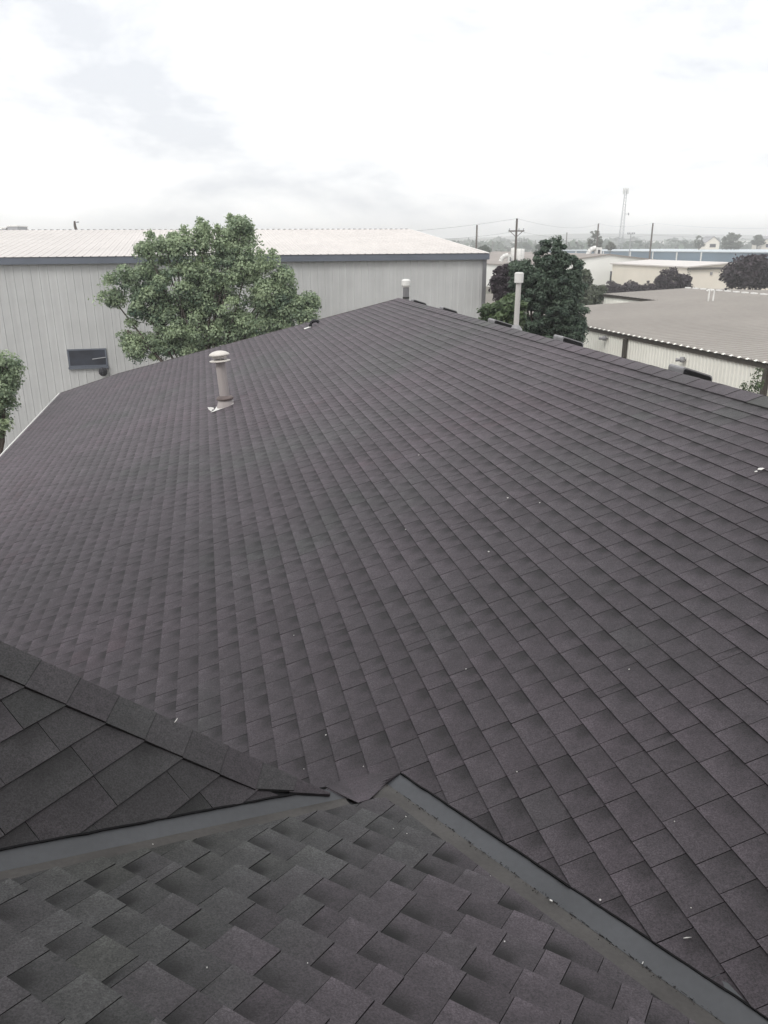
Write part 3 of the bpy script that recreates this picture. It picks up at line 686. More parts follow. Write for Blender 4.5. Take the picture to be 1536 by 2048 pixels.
# window
wo=empty('x',(0,0,0),None,None); bpy.data.objects.remove(wo)
wc=sum(win)/4; ww=np.linalg.norm(win[1]-win[0]); wh=.95*abs((win[0]-win[3])[2])
m=MB(); fr=.05; o=wc-WD*ww/2-np.array([0,0,wh/2])-WN*.06
up=np.array([0,0,1.])
m.box(o,WD*ww,WN*.06,up*fr);m.box(o+up*(wh-fr),WD*ww,WN*.06,up*fr);m.box(o+up*fr,WD*fr,WN*.06,up*(wh-2*fr));m.box(o+WD*(ww-fr)+up*fr,WD*fr,WN*.06,up*(wh-2*fr))
m.box(o-WD*.03-up*.09-WN*.04,WD*(ww+.06),WN*.09,up*.08)
wf=m.build('window',M['fascia'],wb)
m=MB(); m.box(o+WD*fr+up*fr+WN*.0,WD*(ww-2*fr),WN*.01,up*(wh-2*fr)); pn=m.build('pane',M['glass'],wf); 
bp=MB(); g1_,g2_=whit(185,718)-WN*.075,whit(212,714)-WN*.075; bp.tube(g1_,g2_,.02,.02,6); bp.build('reflection_bar',M['steel'],wf)  # tube modelling the diagonal reflection in the pane
m=MB(); Lp=whit(207,742)-WN*.2; m.lathe(Lp,[(.001,.17),(.12,.13),(.17,.03),(.16,-.08),(.08,-.16),(.001,-.17)],16); m.box(Lp+WN*.05-WD*.06,WD*.12,WN*.16,up*.12); m.build('wall_lamp',M['dark'],wb)
# roof top units behind the ridge of the warehouse
def roofbox(x0,y0,x1,y1,Y,name,label,cat,mt,dep=1.5):
    a=at(x0,y1,Y); b=at(x1,y1,Y); c=at(x0,y0,Y)
    t=empty(name,(a+b)/2,label,cat); m=MB(); z=c[2]-a[2]; m.box(a-np.array([0,0,.9]),b-a,(0,dep,0),(0,0,z+.9)); m.build('casing',mt,t)
    m=MB(); m.box(a+np.array([-.05,-.05,z]),b-a+np.array([.1,0,0]),(0,dep+.1,0),(0,0,.06)); m.build('lid',M['white'],t); return t
roofbox(15,453,35,460,52,'rooftop_unit','larger pale grey rooftop unit at the far left of the warehouse roof','rooftop unit',M['steel'])
roofbox(4,457,12,461,52,'rooftop_unit','smaller pale box at the very left end of the warehouse roof','rooftop unit',M['steel'])
a=at(153,462,75); b=at(149,442,75); t=empty('utility_pole',(a[0],a[1],0),'short bent dark pole top sticking up behind the left of the warehouse roof','utility pole')
m=MB(); m.path([(a[0],a[1],0),a,(a+b)/2+np.array([-.05,0,.0]),b],[.14,.13,.12,.08],8); m.build('pole',M['wood'],t)
m=MB(); q=(a+b)/2+np.array([.1,0,.3]); m.tube(q,q+np.array([.25,0,.05]),.05,.05,8); m.build('insulator',M['steel'],t)
# ------------------------------------------------------------------ foliage
def leaves(name,pts,nrm,size,mt,parent,seed=0,tone=None,asp=.75,kind=None):
    r_=np.random.default_rng(seed); n_=len(pts); 
    a=r_.normal(size=(n_,3)); a-= (a*nrm).sum(1,keepdims=True)*nrm; a/=np.linalg.norm(a,axis=1,keepdims=True)+1e-9; b=np.cross(nrm,a)
    s_=(size*r_.uniform(.6,1.3,n_))[:,None]; bend=nrm*s_*.25
    v=np.stack([pts-a*s_,pts-b*s_*asp*.8+a*s_*.15-bend*.5,pts+a*s_-bend,pts+b*s_*asp*.8+a*s_*.15-bend*.5],1).reshape(-1,3)
    me=bpy.data.meshes.new(name); me.vertices.add(4*n_); me.vertices.foreach_set('co',v.astype(np.float32).ravel())
    me.loops.add(4*n_); me.loops.foreach_set('vertex_index',np.arange(4*n_,dtype=np.int32)); me.polygons.add(n_)
    me.polygons.foreach_set('loop_start',np.arange(0,4*n_,4,dtype=np.int32)); me.polygons.foreach_set('loop_total',np.full(n_,4,dtype=np.int32))
    me.update(calc_edges=True)
    if tone is None: tone=r_.uniform(0,1,n_)
    at_=me.attributes.new('tone','FLOAT','POINT'); at_.data.foreach_set('value',np.repeat(tone,4).astype(np.float32))
    return link(name,me,mt,parent,kind)
def crown_pts(lobes,Y,ncl,npc,clr,seed,depth=1.,up=.35):
    """lobes: (px,py,rx,ry[,dy]) in picture pixels at distance Y -> leaf points, normals, tones and clump centres"""
    r_=np.random.default_rng(seed); k=Y/F*1.02; C=[];Rr=[]
    for L in lobes:
        dy=L[4] if len(L)>4 else 0
        c=at(L[0],L[1],Y+dy); C.append(c); Rr.append((L[2]*k,min(L[2],L[3]*1.2)*k*depth,L[3]*k))
    C=np.array(C);Rr=np.array(Rr); wgt=(Rr[:,0]*Rr[:,2])**.8; wgt/=wgt.sum()
    idx=r_.choice(len(C),ncl,p=wgt); d=r_.normal(size=(ncl,3)); d/=np.linalg.norm(d,axis=1,keepdims=True)
    rad=r_.uniform(.45,1.,ncl)**.6; cc=C[idx]+d*Rr[idx]*rad[:,None]
    cr_=clr*r_.uniform(.55,1.35,ncl)
    d2=r_.normal(size=(ncl,npc,3)); d2[:,:,2]=d2[:,:,2]*.9+.35; d2/=np.linalg.norm(d2,axis=2,keepdims=True)
    rr2=r_.uniform(.35,1.05,(ncl,npc))**.7
    pts=cc[:,None,:]+d2*np.array([1,1,.75])*(cr_[:,None]*rr2)[:,:,None]
    nrm=d2+r_.normal(size=d2.shape)*.55+np.array([0,0,up]); nrm/=np.linalg.norm(nrm,axis=2,keepdims=True)
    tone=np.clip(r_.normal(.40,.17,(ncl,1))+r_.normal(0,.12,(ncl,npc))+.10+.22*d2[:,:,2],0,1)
    return pts.reshape(-1,3),nrm.reshape(-1,3),tone.ravel(),cc,C
def tree(name,label,cat,lobes,Y,mt,ncl,npc,clr,lsize,seed,base_px,tr=.12,nbr=40,group=None,depth=1.,stems=1,kindname='crown',sprigs=None):
    r_=random.Random(seed); b=at(base_px[0],base_px[1],Y); base=np.array([b[0],b[1],0])
    t=empty(name,base,label,cat,group)
    pts,nrm,tone,cc,C=crown_pts(lobes,Y,ncl,npc,clr,seed,depth)
    if sprigs: # upright leafy shoots on top
        P2=[pts];N2=[nrm];T2=[tone]; rs=np.random.default_rng(seed+5)
        for (x,y,h) in sprigs:
            c=at(x,y-6,Y+rs.uniform(-.6,.6)); hh=h*Y/F; n_=int(420*max(.4,h/40)); q=rs.uniform(0,1,n_); off=rs.normal(size=(n_,3))*np.array([.17,.17,.08])*(1.25-q*.95)[:,None]
            P2.append(c+off+np.array([0,0,1])*((q-1)*hh)[:,None]); m_=rs.normal(size=(n_,3))+np.array([0,0,.3]); N2.append(m_/np.linalg.norm(m_,axis=1,keepdims=True)); T2.append(np.clip(rs.normal(.7,.2,n_),0,1))
        pts=np.concatenate(P2);nrm=np.concatenate(N2);tone=np.concatenate(T2)
    keep=pts[:,2]>.1; pts,nrm,tone=pts[keep],nrm[keep],tone[keep]
    leaves(kindname,pts,nrm,lsize,mt,t,seed,tone)
    m=MB(); fork=base*1.0; cm=C.mean(0); zt=max(.6,C[:,2].min()*.55)
    for s_ in range(stems):
        o=np.array([r_.uniform(-.3,.3)*(stems>1),r_.uniform(-.3,.3)*(stems>1),0]); fk=np.array([base[0]+o[0]*2,base[1]+o[1]*2,zt])
        m.path([base+o,fk*.5+(base+o)*.5+np.array([.05,0,0]),fk],[tr*1.3,tr,tr*.85],9)
    m.build('trunk',M['bark'],t)
    m=MB()
    for L in C:
        mid=(fk+L)/2+np.array([r_.uniform(-.2,.2),0,.1]); m.path([fk,mid,L],[tr*.6,tr*.4,tr*.22],6)
    for i in r_.sample(range(len(cc)),min(nbr,len(cc))):
        j=int(np.argmin(((C-cc[i])**2).sum(1))); m.path([C[j],(C[j]+cc[i])/2+np.array([0,0,.05]),cc[i]],[tr*.2,tr*.13,tr*.06],5)
    m.build('branch',M['bark'],t)
    return t
maple=[(380,660,60,50),(510,660,50,40),(440,600,46,44),(430,680,80,40),(345,565,55,45),(455,535,50,42),(300,610,42,34),(555,600,40,34),(255,558,24,20),(298,505,17,20),(385,505,22,28),(455,488,24,30),(495,530,30,30),
 (548,552,28,22),(228,600,12,10),(596,628,20,16),(620,632,12,10),(255,660,26,20),(300,695,44,20),(400,690,50,26),(350,640,40,30),(500,650,44,30),(565,640,30,22),(330,487,9,12),(482,465,12,16),(408,472,9,14),(285,570,34,24),(400,585,34,36),(352,492,10,22),(540,585,44,36),(612,610,16,18),(625,600,8,10),(590,655,22,14)]
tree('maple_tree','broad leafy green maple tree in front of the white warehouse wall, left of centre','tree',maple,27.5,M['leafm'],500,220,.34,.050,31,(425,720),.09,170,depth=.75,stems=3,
   sprigs=[(300,468,40),(285,490,30),(350,470,40),(368,458,40),(400,442,50),(412,450,45),(435,455,40),(462,434,50),(478,440,50),(490,446,45),(500,458,45),(320,478,35),(340,472,35),(520,505,35),(545,505,30),(215,555,20),(205,590,18)])
tree('maple_tree','part of a green tree cut off by the left edge beside the warehouse wall','tree',[(-30,770,50,60),(5,735,26,22),(12,765,18,20),(5,800,22,26),(-40,840,60,40)],19,M['leafm'],110,160,.25,.04,5,(-40,840),.1,30)
tree('columnar_tree','tall dense dark green tree behind the tall white vent pipe','tree',
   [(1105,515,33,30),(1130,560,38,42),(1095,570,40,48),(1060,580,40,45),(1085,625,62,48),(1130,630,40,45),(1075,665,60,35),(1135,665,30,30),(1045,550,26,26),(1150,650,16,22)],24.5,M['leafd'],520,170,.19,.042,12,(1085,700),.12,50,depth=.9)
tree('garden_shrub','lighter green pointed-leaf shrub left of the tall white pipe, below the purple tree','shrub',[(1000,630,34,26),(985,650,28,18),(1020,615,26,20),(1015,650,26,20)],22,M['leafl'],90,90,.18,.065,14,(1000,690),.06,20)
tree('plum_tree','dark purple-leaved tree between warehouse corner and the tall white pipe','tree',[(1012,562,26,28),(1025,580,30,26),(1005,582,18,18),(1030,545,16,18)],34,M['leafp'],130,90,.22,.07,15,(1015,620),.09,20)
tree('bushy_tree','grey-green tree peeping out right of the tall dark green tree','tree',[(1155,575,18,26),(1150,600,26,24),(1165,560,10,16)],40,M['leafg'],70,80,.3,.09,16,(1155,620),.1,15)
tree('bushy_shrub','olive brown scrub between the dark tree and the second step of the tan roof','shrub',[(1185,592,20,16),(1170,600,24,14),(1195,585,14,12)],46,M['leafg'],60,80,.3,.08,17,(1180,610),.08,15)
def bush(x,y,rx,ry,Y,mt,label,seed,name='dark_bush',cat='bush',n_=60,group=None):
    k=Y/F
    return tree(name,label,cat,[(x,y,rx,ry),(x-rx*.5,y+ry*.3,rx*.55,ry*.7),(x+rx*.5,y+ry*.25,rx*.55,ry*.75)],Y,mt,n_,60,rx*k*.26,rx*k*.07,seed,(x,y+ry),rx*k*.06,10,group)
bush(1345,564,34,24,80,M['leafp'],'round dark purple bush in front of the white gable wall, right of its windows',41,n_=110)
tree('hedge','long low ragged dark hedge along the foot of the white gable wall','hedge',[(x_,579+(i_%3)*1.5,9,7) for i_,x_ in enumerate(range(1178,1336,10))],86,M['leafp'],260,60,.42,.13,61,(1250,586),.05,10)
hg='dark clipped bushes along the white gable wall'
bush(1225,575,16,12,90,M['leafp'],'leftmost low dark bush under the left window of the white gable wall',42,group=hg)
bush(1262,574,15,11,90,M['leafp'],'low dark bush midway between the two windows of the white gable wall',43,group=hg)
bush(1296,574,13,13,90,M['leafp'],'low dark bush under the right window of the white gable wall',44,group=hg)
bush(1376,552,4,24,88,M['leafd'],'narrow dark conifer at the corner where white wall meets cream wall',45,'narrow_conifer','conifer',40)
bush(1512,544,56,26,75,M['leafp'],'wide dark tree mass at the right edge above the tan roof',46,'dark_tree','tree',200)
bush(1512,521,14,12,76,M['leafp'],'small dark crown rising out of the dark tree mass at the right edge',47,'dark_tree','tree',50)
for (x,y,rx,ry,Y,mt,lb,nm) in ((1189,482,13,22,235,'leafg','dark pointed tree beside the utility pole left of the lattice mast','pointed_tree'),(1221,491,9,8,240,'leafg','small rounded tree just left of the lattice mast base','small_tree'),
  (1398,484,9,14,300,'leafg','dark pointed conifer left of the pale house on the horizon','conifer_tree'),(1463,482,17,15,300,'leafg','bushy green tree between the two pale houses on the horizon','bushy_tree'),(1515,481,12,9,310,'leafg','small green tree left of the house at the right edge','small_tree'),
  (968,499,12,7,190,'leafd','low dark tree just over the right end of the warehouse roof','small_tree'),(1078,494,7,6,220,'leafd','small dark tree peeping out left of the tall dark tree top','small_tree')):
    k=Y/F; 
    tree(nm,lb,'tree',[(x,y,rx,ry*.8),(x,y+ry*.5,rx*1.1,ry*.5),(x+1,y-ry*.5,rx*.5,ry*.5)],Y,M[mt],60,60,rx*k*.3,rx*k*.09,int(x),(x,y+ry),rx*k*.08,8)
# sapling in front of tan building wall
tree('sapling','thin leafy sapling against the corrugated pale wall at the far right','sapling',[(1500,775,10,10),(1515,770,8,14),(1507,757,4,12),(1490,772,6,8),(1518,745,4,14)],12.5,M['leafl'],34,9,.07,.022,19,(1505,800),.012,30)
# ------------------------------------------------------------------ tan building on the right
a_=R(-13.5); TU=np.array([math.sin(a_),math.cos(a_),0]); TH=np.array([math.cos(a_),-math.sin(a_),0]); up=np.array([0,0,1.])
TV0=13.15; sT=.04; zT=CAMZ-2.7
def tp(u,v,z=None,h=0):
    zz=zT+sT*(v-TV0) if z is None else z
    q=TU*u+TH*v; return np.array([q[0],q[1],zz+h])
tb=empty('tan_roofed_building',tp(20,16,0),'long pale corrugated building with wide tan metal roof at the right','building')
u1,u2,v2,vr=31.4,36.5,20.1,24.5
m=MB()
m.add([tp(2,TV0-.1),tp(u1,TV0-.1),tp(u1,vr),tp(2,vr)],[(0,1,2,3)]); m.add([tp(u1,v2-.1),tp(u2,v2-.1),tp(u2,vr),tp(u1,vr)],[(0,1,2,3)])
far=lambda u,v,h=0: np.array([*(TU*u+TH*v)[:2],zT+sT*(vr-TV0)-sT*(v-vr)+h])
m.add([far(2,vr),far(u2,vr),far(u2,36),far(2,36)],[(0,1,2,3)]); m.build('roof',M['broof'],tb)
m=MB(); 
for i in range(int((u2-2)/.305)):
    u_=2+.305*i
    vs_=TV0-.12 if u_<u1 else v2-.12
    for (p,q) in ((tp(u_,vs_),tp(u_,vr)),(far(u_,vr),far(u_,36))):
        m.add([p-TU*.03,p-TU*.012+up*.035,p+TU*.012+up*.035,p+TU*.03,q-TU*.03,q-TU*.012+up*.035,q+TU*.012+up*.035,q+TU*.03],[(0,1,5,4),(1,2,6,5),(2,3,7,6),(0,3,2,1)])
m.build('roof_ribs',M['broof'],tb,'stuff')
m=MB()
for i in range(int((u1-2)/.305)):
    u_=2+.305*i+.15; m.add([tp(u_-.05,TV0-.14,h=.0),tp(u_+.05,TV0-.14,h=.0),tp(u_+.04,TV0-.08,h=.03),tp(u_-.04,TV0-.08,h=.03)],[(0,1,2,3)])
m.build('eave_closures',M['bpanel'],tb,'stuff')
m=MB(); m.box(tp(2,TV0-.06,h=-.14),TU*(u1-2),TH*.06,up*.12); m.box(tp(u1+.0,v2-.06,h=-.14),TU*(u2-u1),TH*.06,up*.12); m.build('eave_trim',M['brown'],tb)
m=MB(); 
ribbed(m,tp(2,TV0,0),TU,up,-TH,u1-2,zT-.12,[.1+.1525*i for i in range(int((u1-2.2)/.1525))],.022,.07); ribbed(m,tp(u1,v2,0),TU,up,-TH,u2-u1,zT+sT*(v2-TV0)-.12,[.1+.1525*i for i in range(int((u2-u1-.2)/.1525))],.022,.07)
m.add([tp(u1,TV0,0),tp(u1,v2,0),tp(u1,v2,h=-.03),tp(u1,TV0,h=-.03)],[(0,1,2,3)]); m.add([tp(u2,v2,0),tp(u2,36,0),far(u2,36,-.03),far(u2,vr,-.03),tp(u2,v2,h=-.03)],[(0,1,2,3,4)])
m.add([tp(2,36,0),tp(u2,36,0),far(u2,36,-.03),far(2,36,-.03)],[(0,1,2,3)]); m.build('wall',M['bpanel'],tb)
for xx,yy in ((1251,690),(1532,760)):
    P=hit(xx,yy,tp(0,TV0-.06),TH); uu=P@TU; m=MB(); m.box(tp(uu-.05,TV0-.12,0),TU*.13,TH*.1,up*(zT-.15)); m.build('downspout',M['brown'],tb)
for xx,yy in ((1210,677),(1366,720)):
    P=hit(xx,yy,tp(0,TV0-.1),TH); m=MB(); m.lathe(P-TH*.02,[(.001,.09),(.06,.08),(.08,0),(.06,-.06),(.001,-.07)],10); m.tube(P-TH*.02,P+TH*.1,.03,.03,8); m.tube(P-TH*.16+TU*.1,P-TH*.05,.05,.03,8); m.build('wall_lamp',M['hood'],tb)
m=MB()
i=0
for u_ in np.arange(2,u2,.62): m.cbox(tp(u_,vr,h=.05),TU*.3,TH*.16,up*.06)
m.build('ridge_closures',M['white'],tb,'stuff')
# twin white gooseneck pipes on the tan roof
gp=hit(1421,603,tp(20,TV0),np.array([-TH[0]*sT,-TH[1]*sT,1])/math.hypot(1,sT))
t=empty('gooseneck_vents',gp,'pair of thin white hooked pipes standing on the tan roof','vent pipe')
for dx in (-.09,.09):
    m=MB(); o=gp+np.array([dx*1.1,0,0]); h=.40; m.path([o,o+up*h,o+up*(h+.05)+np.array([-.03,0,0]),o+up*(h+.06)+np.array([-.08,0,0]),o+up*(h+.02)+np.array([-.11,0,0])],[.035]*5,8); m.build('pipe',M['whitemetal'],t)
gp=hit(1451,583,tp(20,TV0),np.array([-TH[0]*sT,-TH[1]*sT,1])/math.hypot(1,sT))
m=MB(); m.tube(gp,gp+up*.14,.05,.04,10); m.lathe(gp+up*.12,[(.001,.05),(.07,.02),(.07,0),(.04,-.01)],10); o=m.build('roof_stub_vent',M['dark']); tag(o,'tiny dark stub vent on the ridge line of the tan roof','roof vent')
# ------------------------------------------------------------------ far buildings
def rect_building(name,corner,dirw,dirn,Lw,Ln,zt,walls,roofm_,label,gable_along=None,rise=0,ov=.3,par=None):
    """corner: front corner; dirw to the right, dirn away; gable ridge runs along dirn"""
    t=empty(name,(corner[0],corner[1],0),label,'building'); c=np.array([corner[0],corner[1],0.])
    m=MB(); z=up*zt
    if rise:
        p=[c,c+dirw*Lw,c+dirw*Lw+z,c+dirw*Lw/2+z+up*rise,c+z]; m.add(p,[(0,1,2,3,4)]); m.add([q+dirn*Ln for q in p],[(4,3,2,1,0)])
        m.add([c,c+z,c+dirn*Ln+z,c+dirn*Ln],[(0,1,2,3)]); e_=c+dirw*Lw; m.add([e_,e_+z,e_+dirn*Ln+z,e_+dirn*Ln],[(3,2,1,0)])
    else: m.box(c,dirw*Lw,dirn*Ln,z)
    m.build('wall',walls,t); m=MB()
    if rise:
        sl=rise/(Lw/2)
        for s_,e_ in ((1,c),(-1,c+dirw*Lw)):
            a=e_-dirw*ov*s_+z-up*sl*ov-dirn*ov; b=c+dirw*Lw/2+z+up*rise-dirn*ov; L_=dirn*(Ln+2*ov); th=up*.18
            m.add([a,b,b+L_,a+L_,a+th,b+th,b+L_+th,a+L_+th],[(4,5,6,7),(0,1,5,4),(0,4,7,3),(3,2,1,0)])
    else: m.box(c+z-dirw*ov-dirn*ov,dirw*(Lw+2*ov),dirn*(Ln+2*ov),up*.25)
    m.build('roof',roofm_,t); return t,c
def wbox(t,name,P,dirw,dirn,w,h,mt,proud=.06):
    m=MB(); m.box(P-dirw*w/2-up*h/2-dirn*proud,dirw*w,dirn*(proud+.02),up*h); return m.build(name,mt,t)
# white gable building with blowers
cg=at(1050,533,140.); WD2=np.array([math.sin(R(77)),math.cos(R(77)),0]); WN2=np.array([-WD2[1],WD2[0],0])
e2=hit(1375,527,cg,WN2); Lw=(e2-cg)@WD2
gb,gc=rect_building('gabled_workshop',cg,WD2,WN2,Lw,55,cg[2],M['farwall'],M['farroof'],'low white gable-ended workshop with brown roof, two dark windows and dark shrubs at its foot',rise=1.75)
for (x,y,w,h) in ((1227,553,1.4,1.8),(1299,551,1.4,1.9)):
    P=hit(x,y,cg,WN2); f_=wbox(gb,'window',P,WD2,WN2,w,h,M['dark'],.05); wbox(f_,'pane',P-WN2*.06,WD2,WN2,w*.82,h*.85,M['glass'],.02)
P=hit(1230,532,cg,WN2); wbox(gb,'gable_louvre',P,WD2,WN2,.6,.6,M['hood'],.05)
P=hit(1355,541,cg,WN2); wbox(gb,'door',P+up*-.2,WD2,WN2,1.3,1.0,M['hood'],.05)
def blower(x,y,Y,s_,label):
    P=at(x,y,Y); t=empty('roof_blower',P,label,'roof duct','white curved roof blowers')
    m=MB(); m.box(P+np.array([s_*.15,-.4*s_,-.2*s_]),(s_*.55,0,0),(0,.8*s_,0),(0,0,s_*.75)); m.build('box',M['whitemetal'],t)
    m=MB(); m.box(P+np.array([s_*.28,-.42*s_,-.1*s_]),(s_*.25,0,0),(0,.02,0),(0,0,s_*.42)); m.build('opening',M['dark'],t)
    m=MB(); pts=[P+np.array([s_*(.15+.75*math.cos(R(a))*-1+0),0,s_*(.0+.75*math.sin(R(a)))-.1*s_]) for a in (0,22,45,67,90)]
    pts=[P+np.array([-s_*.75*math.cos(R(a))+s_*.15,0,s_*.65*math.sin(R(a))-s_*.15]) for a in (0,22,45,67,90)]; m.path(pts,[.24*s_]*5,10); m.build('elbow_duct',M['whitemetal'],t)
blower(1013,520,150,1.7,'white curved roof blower just right of the warehouse corner')
blower(1188,506,150,1.75,'white curved roof blower left of the gable peak, beyond the dark tree top')
for (x,y,lb) in ((1027,513,'left and smaller white drum of the pair on the brown roof behind the pole'),(1040,515,'larger white drum on the brown roof right of the pole')):
    P=at(x,y,146); t=empty('dust_collector',P,lb,'drum','white drums on the workshop roof'); m=MB(); r_=.75 if x>1030 else .5
    m.lathe(P,[(.001,-1.6),(r_*.4,-1.5),(r_,-.2),(r_,1.35),(r_*.9,1.45),(.001,1.5)],16); m.build('drum',M['whitemetal'],t)
    m=MB()
    for a in (45,135,225,315): o=np.array([math.cos(R(a)),math.sin(R(a)),0])*r_; m.tube(P+o+up*-.2,P+o-up*2.4,.06,.06,6)
    m.build('stand',M['steel'],t)
# white flat roof behind workshop
c5=at(985,508,230); rect_building('flat_roofed_building',c5,WD2,WN2,13,12,c5[2]-.2,M['farroof'],M['white'],'low building with white flat roof seen over the brown workshop roof')
# cream building
c6=at(1377,533,118); cb,_=rect_building('cream_building',c6,WD2,WN2,14,22,c6[2]-.15,M['cream'],M['wroof'],'plain cream building with white roof between workshop and the dark tree mass',rise=.5)
P=hit(1422,547,c6,WN2); wbox(cb,'wall_lamp',P,WD2,WN2,.3,.4,M['hood'],.15)
m=MB(); m.box(np.array([c6[0],c6[1],c6[2]-.45])-WN2*.35-WD2*.3,WD2*14.6,WN2*.1,up*.3); m.build('fascia',M['brown'],cb)
# blue building
c7=at(1090,505,330); e7=at(1640,499,215); dw=(e7-c7); dw[2]=0; L7=np.linalg.norm(dw); dw/=L7; dn7=np.array([-dw[1],dw[0],0]); z7=CAMZ-(502-484.5)/F*275
c7b=np.array([c7[0],c7[1],0]); 
bb,_=rect_building('blue_warehouse',c7b,dw,dn7,L7,60,z7,M['blue'],M['paleblue'],'very long low blue warehouse with pale roof and white posts in the distance')
for x in (1152,1207,1261,1306,1354,1403): 
    P=hit(x,510,c7b,dn7); m=MB(); m.box(np.array([P[0],P[1],0])-dn7*.2-dw*.2,dw*.45,dn7*.15,up*(z7-.02)); m.build('post',M['white'],bb)
# houses
for (x,y0,y1,Y,w,lb) in ((1413,484,497,310,5.,'pale house with pointed grey roof on the horizon between two trees'),(1524,484,497,310,6.,'pale house cut by the right edge on the horizon')):
    c=at(x,y0,Y); t,cc=rect_building('house',c,np.array([1.,0,0]),np.array([0,1.,0]),w,8,c[2],M['cream'],M['hood'],lb,rise=1.9)
    wbox(t,'window',np.array([c[0]+w/2,c[1],c[2]-1.3]),np.array([1.,0,0]),np.array([0,1.,0]),w*.45,1.2,M['dark'])
# ------------------------------------------------------------------ poles, mast, wires
tops={}
def pole(x,yt,Y,r_,label,arm=None,lean=0,group=None,tr=True):
    P=at(x,yt,Y); base=np.array([P[0]-lean*P[2]*0,P[1],0]); t=empty('utility_pole',base,label,'utility pole',group)
    m=MB(); m.tube(base,P,r_*1.25,r_,8); m.build('pole',M['wood'],t)
    if arm:
        q=np.array([P[0],P[1],at(x,arm,Y)[2]]); m=MB(); m.cbox(q,(1.9,0,0),(0,.14,0),(0,0,.14)); m.tube(q+np.array([-.8,0,0]),q+np.array([0,0,-.7]),.04,.04,6); m.tube(q+np.array([.8,0,0]),q+np.array([0,0,-.7]),.04,.04,6); m.build('crossarm',M['wood'],t)
        m=MB()
        for dx in (-.85,0.3,.85): m.lathe(q+np.array([dx,0,.07]),[(.03,0),(.07,.06),(.04,.12),(.07,.18),(.001,.25)],8)
        m.build('insulator',M['steel'],t)
    tops[x]=P; return t
pole(1034,437,100,.12,'closest utility pole with crossarm, rising behind the tall white vent pipe',462)
pole(954,450,170,.17,'plain utility pole above the right end of the warehouse roof')
pole(1197,447,210,.17,'utility pole beside the pointed tree left of the lattice mast')
pole(1306,446,205,.19,'leaning dark utility pole in front of the blue warehouse, right of the lattice mast')
pole(1134,465,340,.2,'thin distant utility pole right of the tall dark tree top')
fg='faint poles far off in the haze'
pole(985,482,520,.25,'faint distant pole between warehouse and closest utility pole',group=fg)
pole(1071,480,560,.28,'faint distant pole right of the TV aerial',group=fg)
pole(1087,481,620,.28,'faintest distant pole just left of the tall dark tree',group=fg)
# antenna with cross top
P=at(1262,467,260); t=empty('antenna_mast',(P[0],P[1],0),'thin mast with a cross-shaped head just right of the lattice mast','mast'); m=MB(); m.tube((P[0],P[1],0),P,.2,.13,8); m.build('pole',M['steel'],t)
m=MB(); m.cbox(P+np.array([0,0,-.2]),(2.2,0,0),(0,.15,0),(0,0,.15))
for dx in (-1,-.4,.4,1): m.cbox(P+np.array([dx,0,.1]),(.4,0,0),(0,.3,0),(0,0,.4))
m.build('antenna_head',M['steel'],t)
# lattice mast
Tp=at(1252,379,350); Bs=at(1244,497,350); base=np.array([Bs[0]-.9,Bs[1],0]); t=empty('lattice_mast',base,'tall pale lattice telecom mast with antennas at its top','mast')
m=MB(); Hm=Tp[2]; n_=24
cor=[(-1,-1),(1,-1),(1,1),(-1,1)]
lv=[]
for i in range(n_+1):
    f_=i/n_; hw=1.*(1-f_)+.38*f_; c=base*(1-f_)+np.array([Tp[0],Tp[1],Hm])*f_; c[2]=Hm*f_; lv.append([c+np.array([a*hw,b*hw,0]) for a,b in cor])
for i in range(n_):
    for j in range(4):
        m.tube(lv[i][j],lv[i+1][j],.07,.07,4,False); m.tube(lv[i][j],lv[i+1][(j+1)%4],.03,.03,3,False); m.tube(lv[i+1][j],lv[i+1][(j+1)%4],.03,.03,3,False)
m.build('lattice',M['steel'],t)
m=MB()
for a in range(0,360,60):
    for dz in (-.6,-2.2): o=np.array([math.cos(R(a))*1.05,math.sin(R(a))*1.05,dz*.7+.4]); m.cbox(Tp+o,(.32,0,0),(0,.22,0),(0,0,1.2))
m.tube(Tp+up*.2,Tp+up*1.,.08,.05,6); m.build('antenna_panels',M['whitemetal'],t)
m=MB(); q=lv[16][1]+up*0; m.tube(q,q+np.array([1.,-.6,0]),.1,.1,6); m.lathe(q+np.array([1.2,-.6,0]),[(.001,-.3),(.6,-.1),(.6,.1),(.001,.3)],12,(1,-.5,0)); m.build('dish',M['hood'],t)
# TV aerial on the workshop roof
P=at(1043,497,139); t=empty('tv_aerial',P,'branching TV aerial on a thin stick right of the closest utility pole','aerial'); Tq=at(1043,476,139)
m=MB(); m.tube(P-up*1.2,Tq,.035,.03,6); m.build('mast',M['steel'],t)
m=MB(); c=at(1043,482,139)
m.tube(c-np.array([1.,0,-.1]),c+np.array([.9,0,.15]),.03,.03,5)
for dx in (-.8,-.4,0,.4,.8): m.tube(c+np.array([dx-.1,-.4,.45]),c+np.array([dx+.15,.4,-.45]),.022,.022,5)
m.build('elements',M['steel'],t)
def wire(a,b,sag,label,rr_=.011,group='overhead wires between the poles'):
    m=MB(); pts=[]; n_=14
    for i in range(n_+1):
        t_=i/n_; p=a*(1-t_)+b*t_; p=p.copy(); p[2]-=sag*4*t_*(1-t_); pts.append(p)
    rr_=min(rr_,.011)*.85
    m.path(pts,[rr_]*(n_+1),4); o=m.build('overhead_wire',M['wire']); me=o.data; c=Vector(a); me.transform(Matrix.Translation(-c)); o.location=c; tag(o,label,'wire',group)
left1=at(700,470,75); P1=tops[1034]
wire(P1,left1,.25,'thin upper wire running from the closest pole top leftward behind the warehouse roof')
wire(P1,tops[1197]-up*.1,1.0,'thin upper wire from the closest pole top to the pole by the pointed tree',.03)
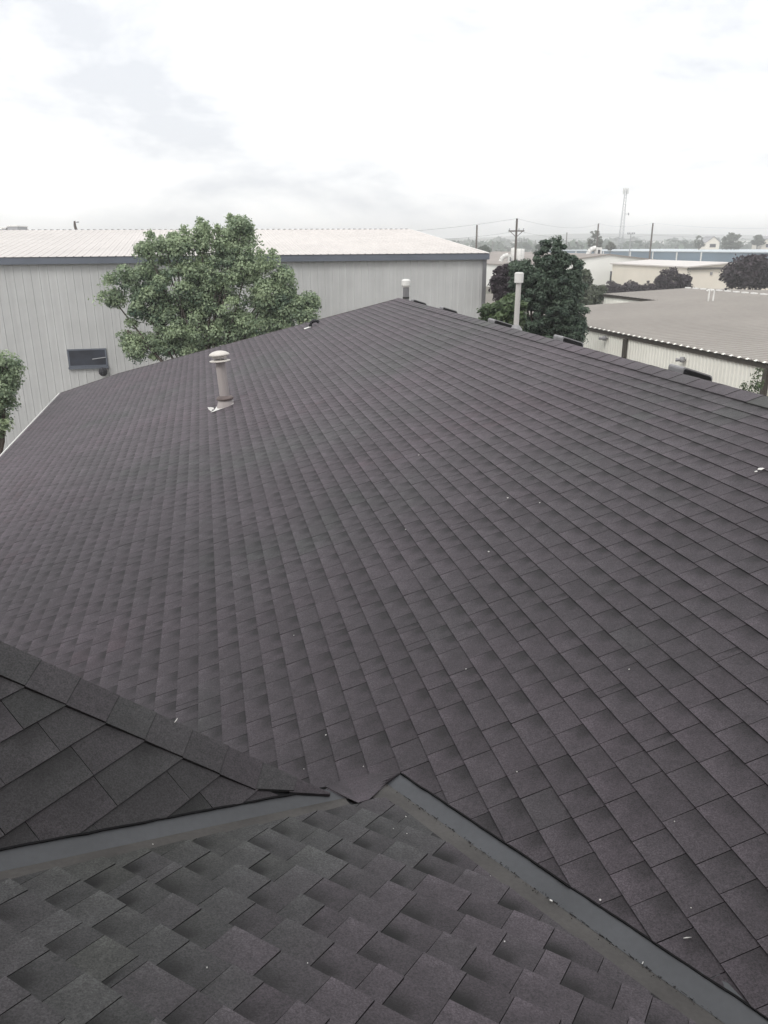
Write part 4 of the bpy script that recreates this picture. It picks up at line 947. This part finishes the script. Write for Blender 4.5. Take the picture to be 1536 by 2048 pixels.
wire(tops[1197],tops[1306],.8,'thin upper wire passing behind the lattice mast between two poles',.035)
wire(tops[1306],at(1700,446,190),1.2,'thin upper wire from the leaning pole to the right edge',.035)
q=at(1036,462,100); wire(q,at(760,482,75),.3,'thin lower wire leaving the crossarm leftward over the warehouse roof end')
wire(q,at(1197,471,210),.8,'thin lower wire from the crossarm to the pole by the pointed tree',.03)
wire(at(1197,471,210),at(1306,470,205),.4,'lower wire passing behind the lattice mast between two poles',.035)
wire(at(1306,470,205),at(1700,474,190),.6,'lower wire from the leaning pole to the right edge over the far trees',.035)
# distant woods and town
r_=np.random.default_rng(77)
def wood(Y0,Y1,x0,x1,n_,h,sz,seed,label):
    rs=np.random.default_rng(seed); cx=rs.uniform(x0,x1,n_); cy=rs.uniform(Y0,Y1,n_); hh=h*rs.uniform(.5,1.25,n_)
    k=22; d_=rs.normal(size=(n_,k,3)); d_/=np.linalg.norm(d_,axis=2,keepdims=True); d_[:,:,2]=abs(d_[:,:,2])
    pts=np.stack([cx,cy,hh*.35],1)[:,None,:]+d_*np.stack([hh*.9,hh*.6,hh*.65],1)[:,None,:]
    nr=d_+rs.normal(size=d_.shape)*.3; nr/=np.linalg.norm(nr,axis=2,keepdims=True)
    o=leaves('distant_wood',pts.reshape(-1,3),nr.reshape(-1,3),sz,M['leafd'],None,seed,kind='stuff'); tag(o,label,'woodland')
wood(420,620,-60,560,260,7.5,2.6,1,'hazy belt of low trees behind the blue warehouse')
wood(750,1150,-700,1300,700,10,4,2,'faint far woodland along the horizon')
m=MB(); rb=random.Random(6)
for i in range(150):
    x=rb.uniform(-500,1100); y=rb.uniform(600,1200); w=rb.uniform(8,40); m.box((x,y,0),(w,0,0),(0,rb.uniform(8,25),0),(0,0,rb.uniform(4,9)))
o=m.build('distant_town',M['farwall'],kind='stuff'); tag(o,'scattered pale buildings of a far town in the haze','town')
# ------------------------------------------------------------------ haze
m=MB(); m.box((-2150,-350,-1),(4300,0,0),(0,2500,0),(0,0,36)); hz=m.build('haze',None,kind='stuff')
hm_=bpy.data.materials.new('haze'); hm_.use_nodes=True; t=hm_.node_tree; t.nodes.clear(); pv=t.nodes.new('ShaderNodeVolumePrincipled'); oo=t.nodes.new('ShaderNodeOutputMaterial')
pv.inputs['Color'].default_value=(.975,.985,1,1); pv.inputs['Density'].default_value=.0011; pv.inputs['Anisotropy'].default_value=.2; t.links.new(pv.outputs[0],oo.inputs['Volume']); hz.data.materials.append(hm_)
S.cycles.volume_bounces=1; S.cycles.max_bounces=6
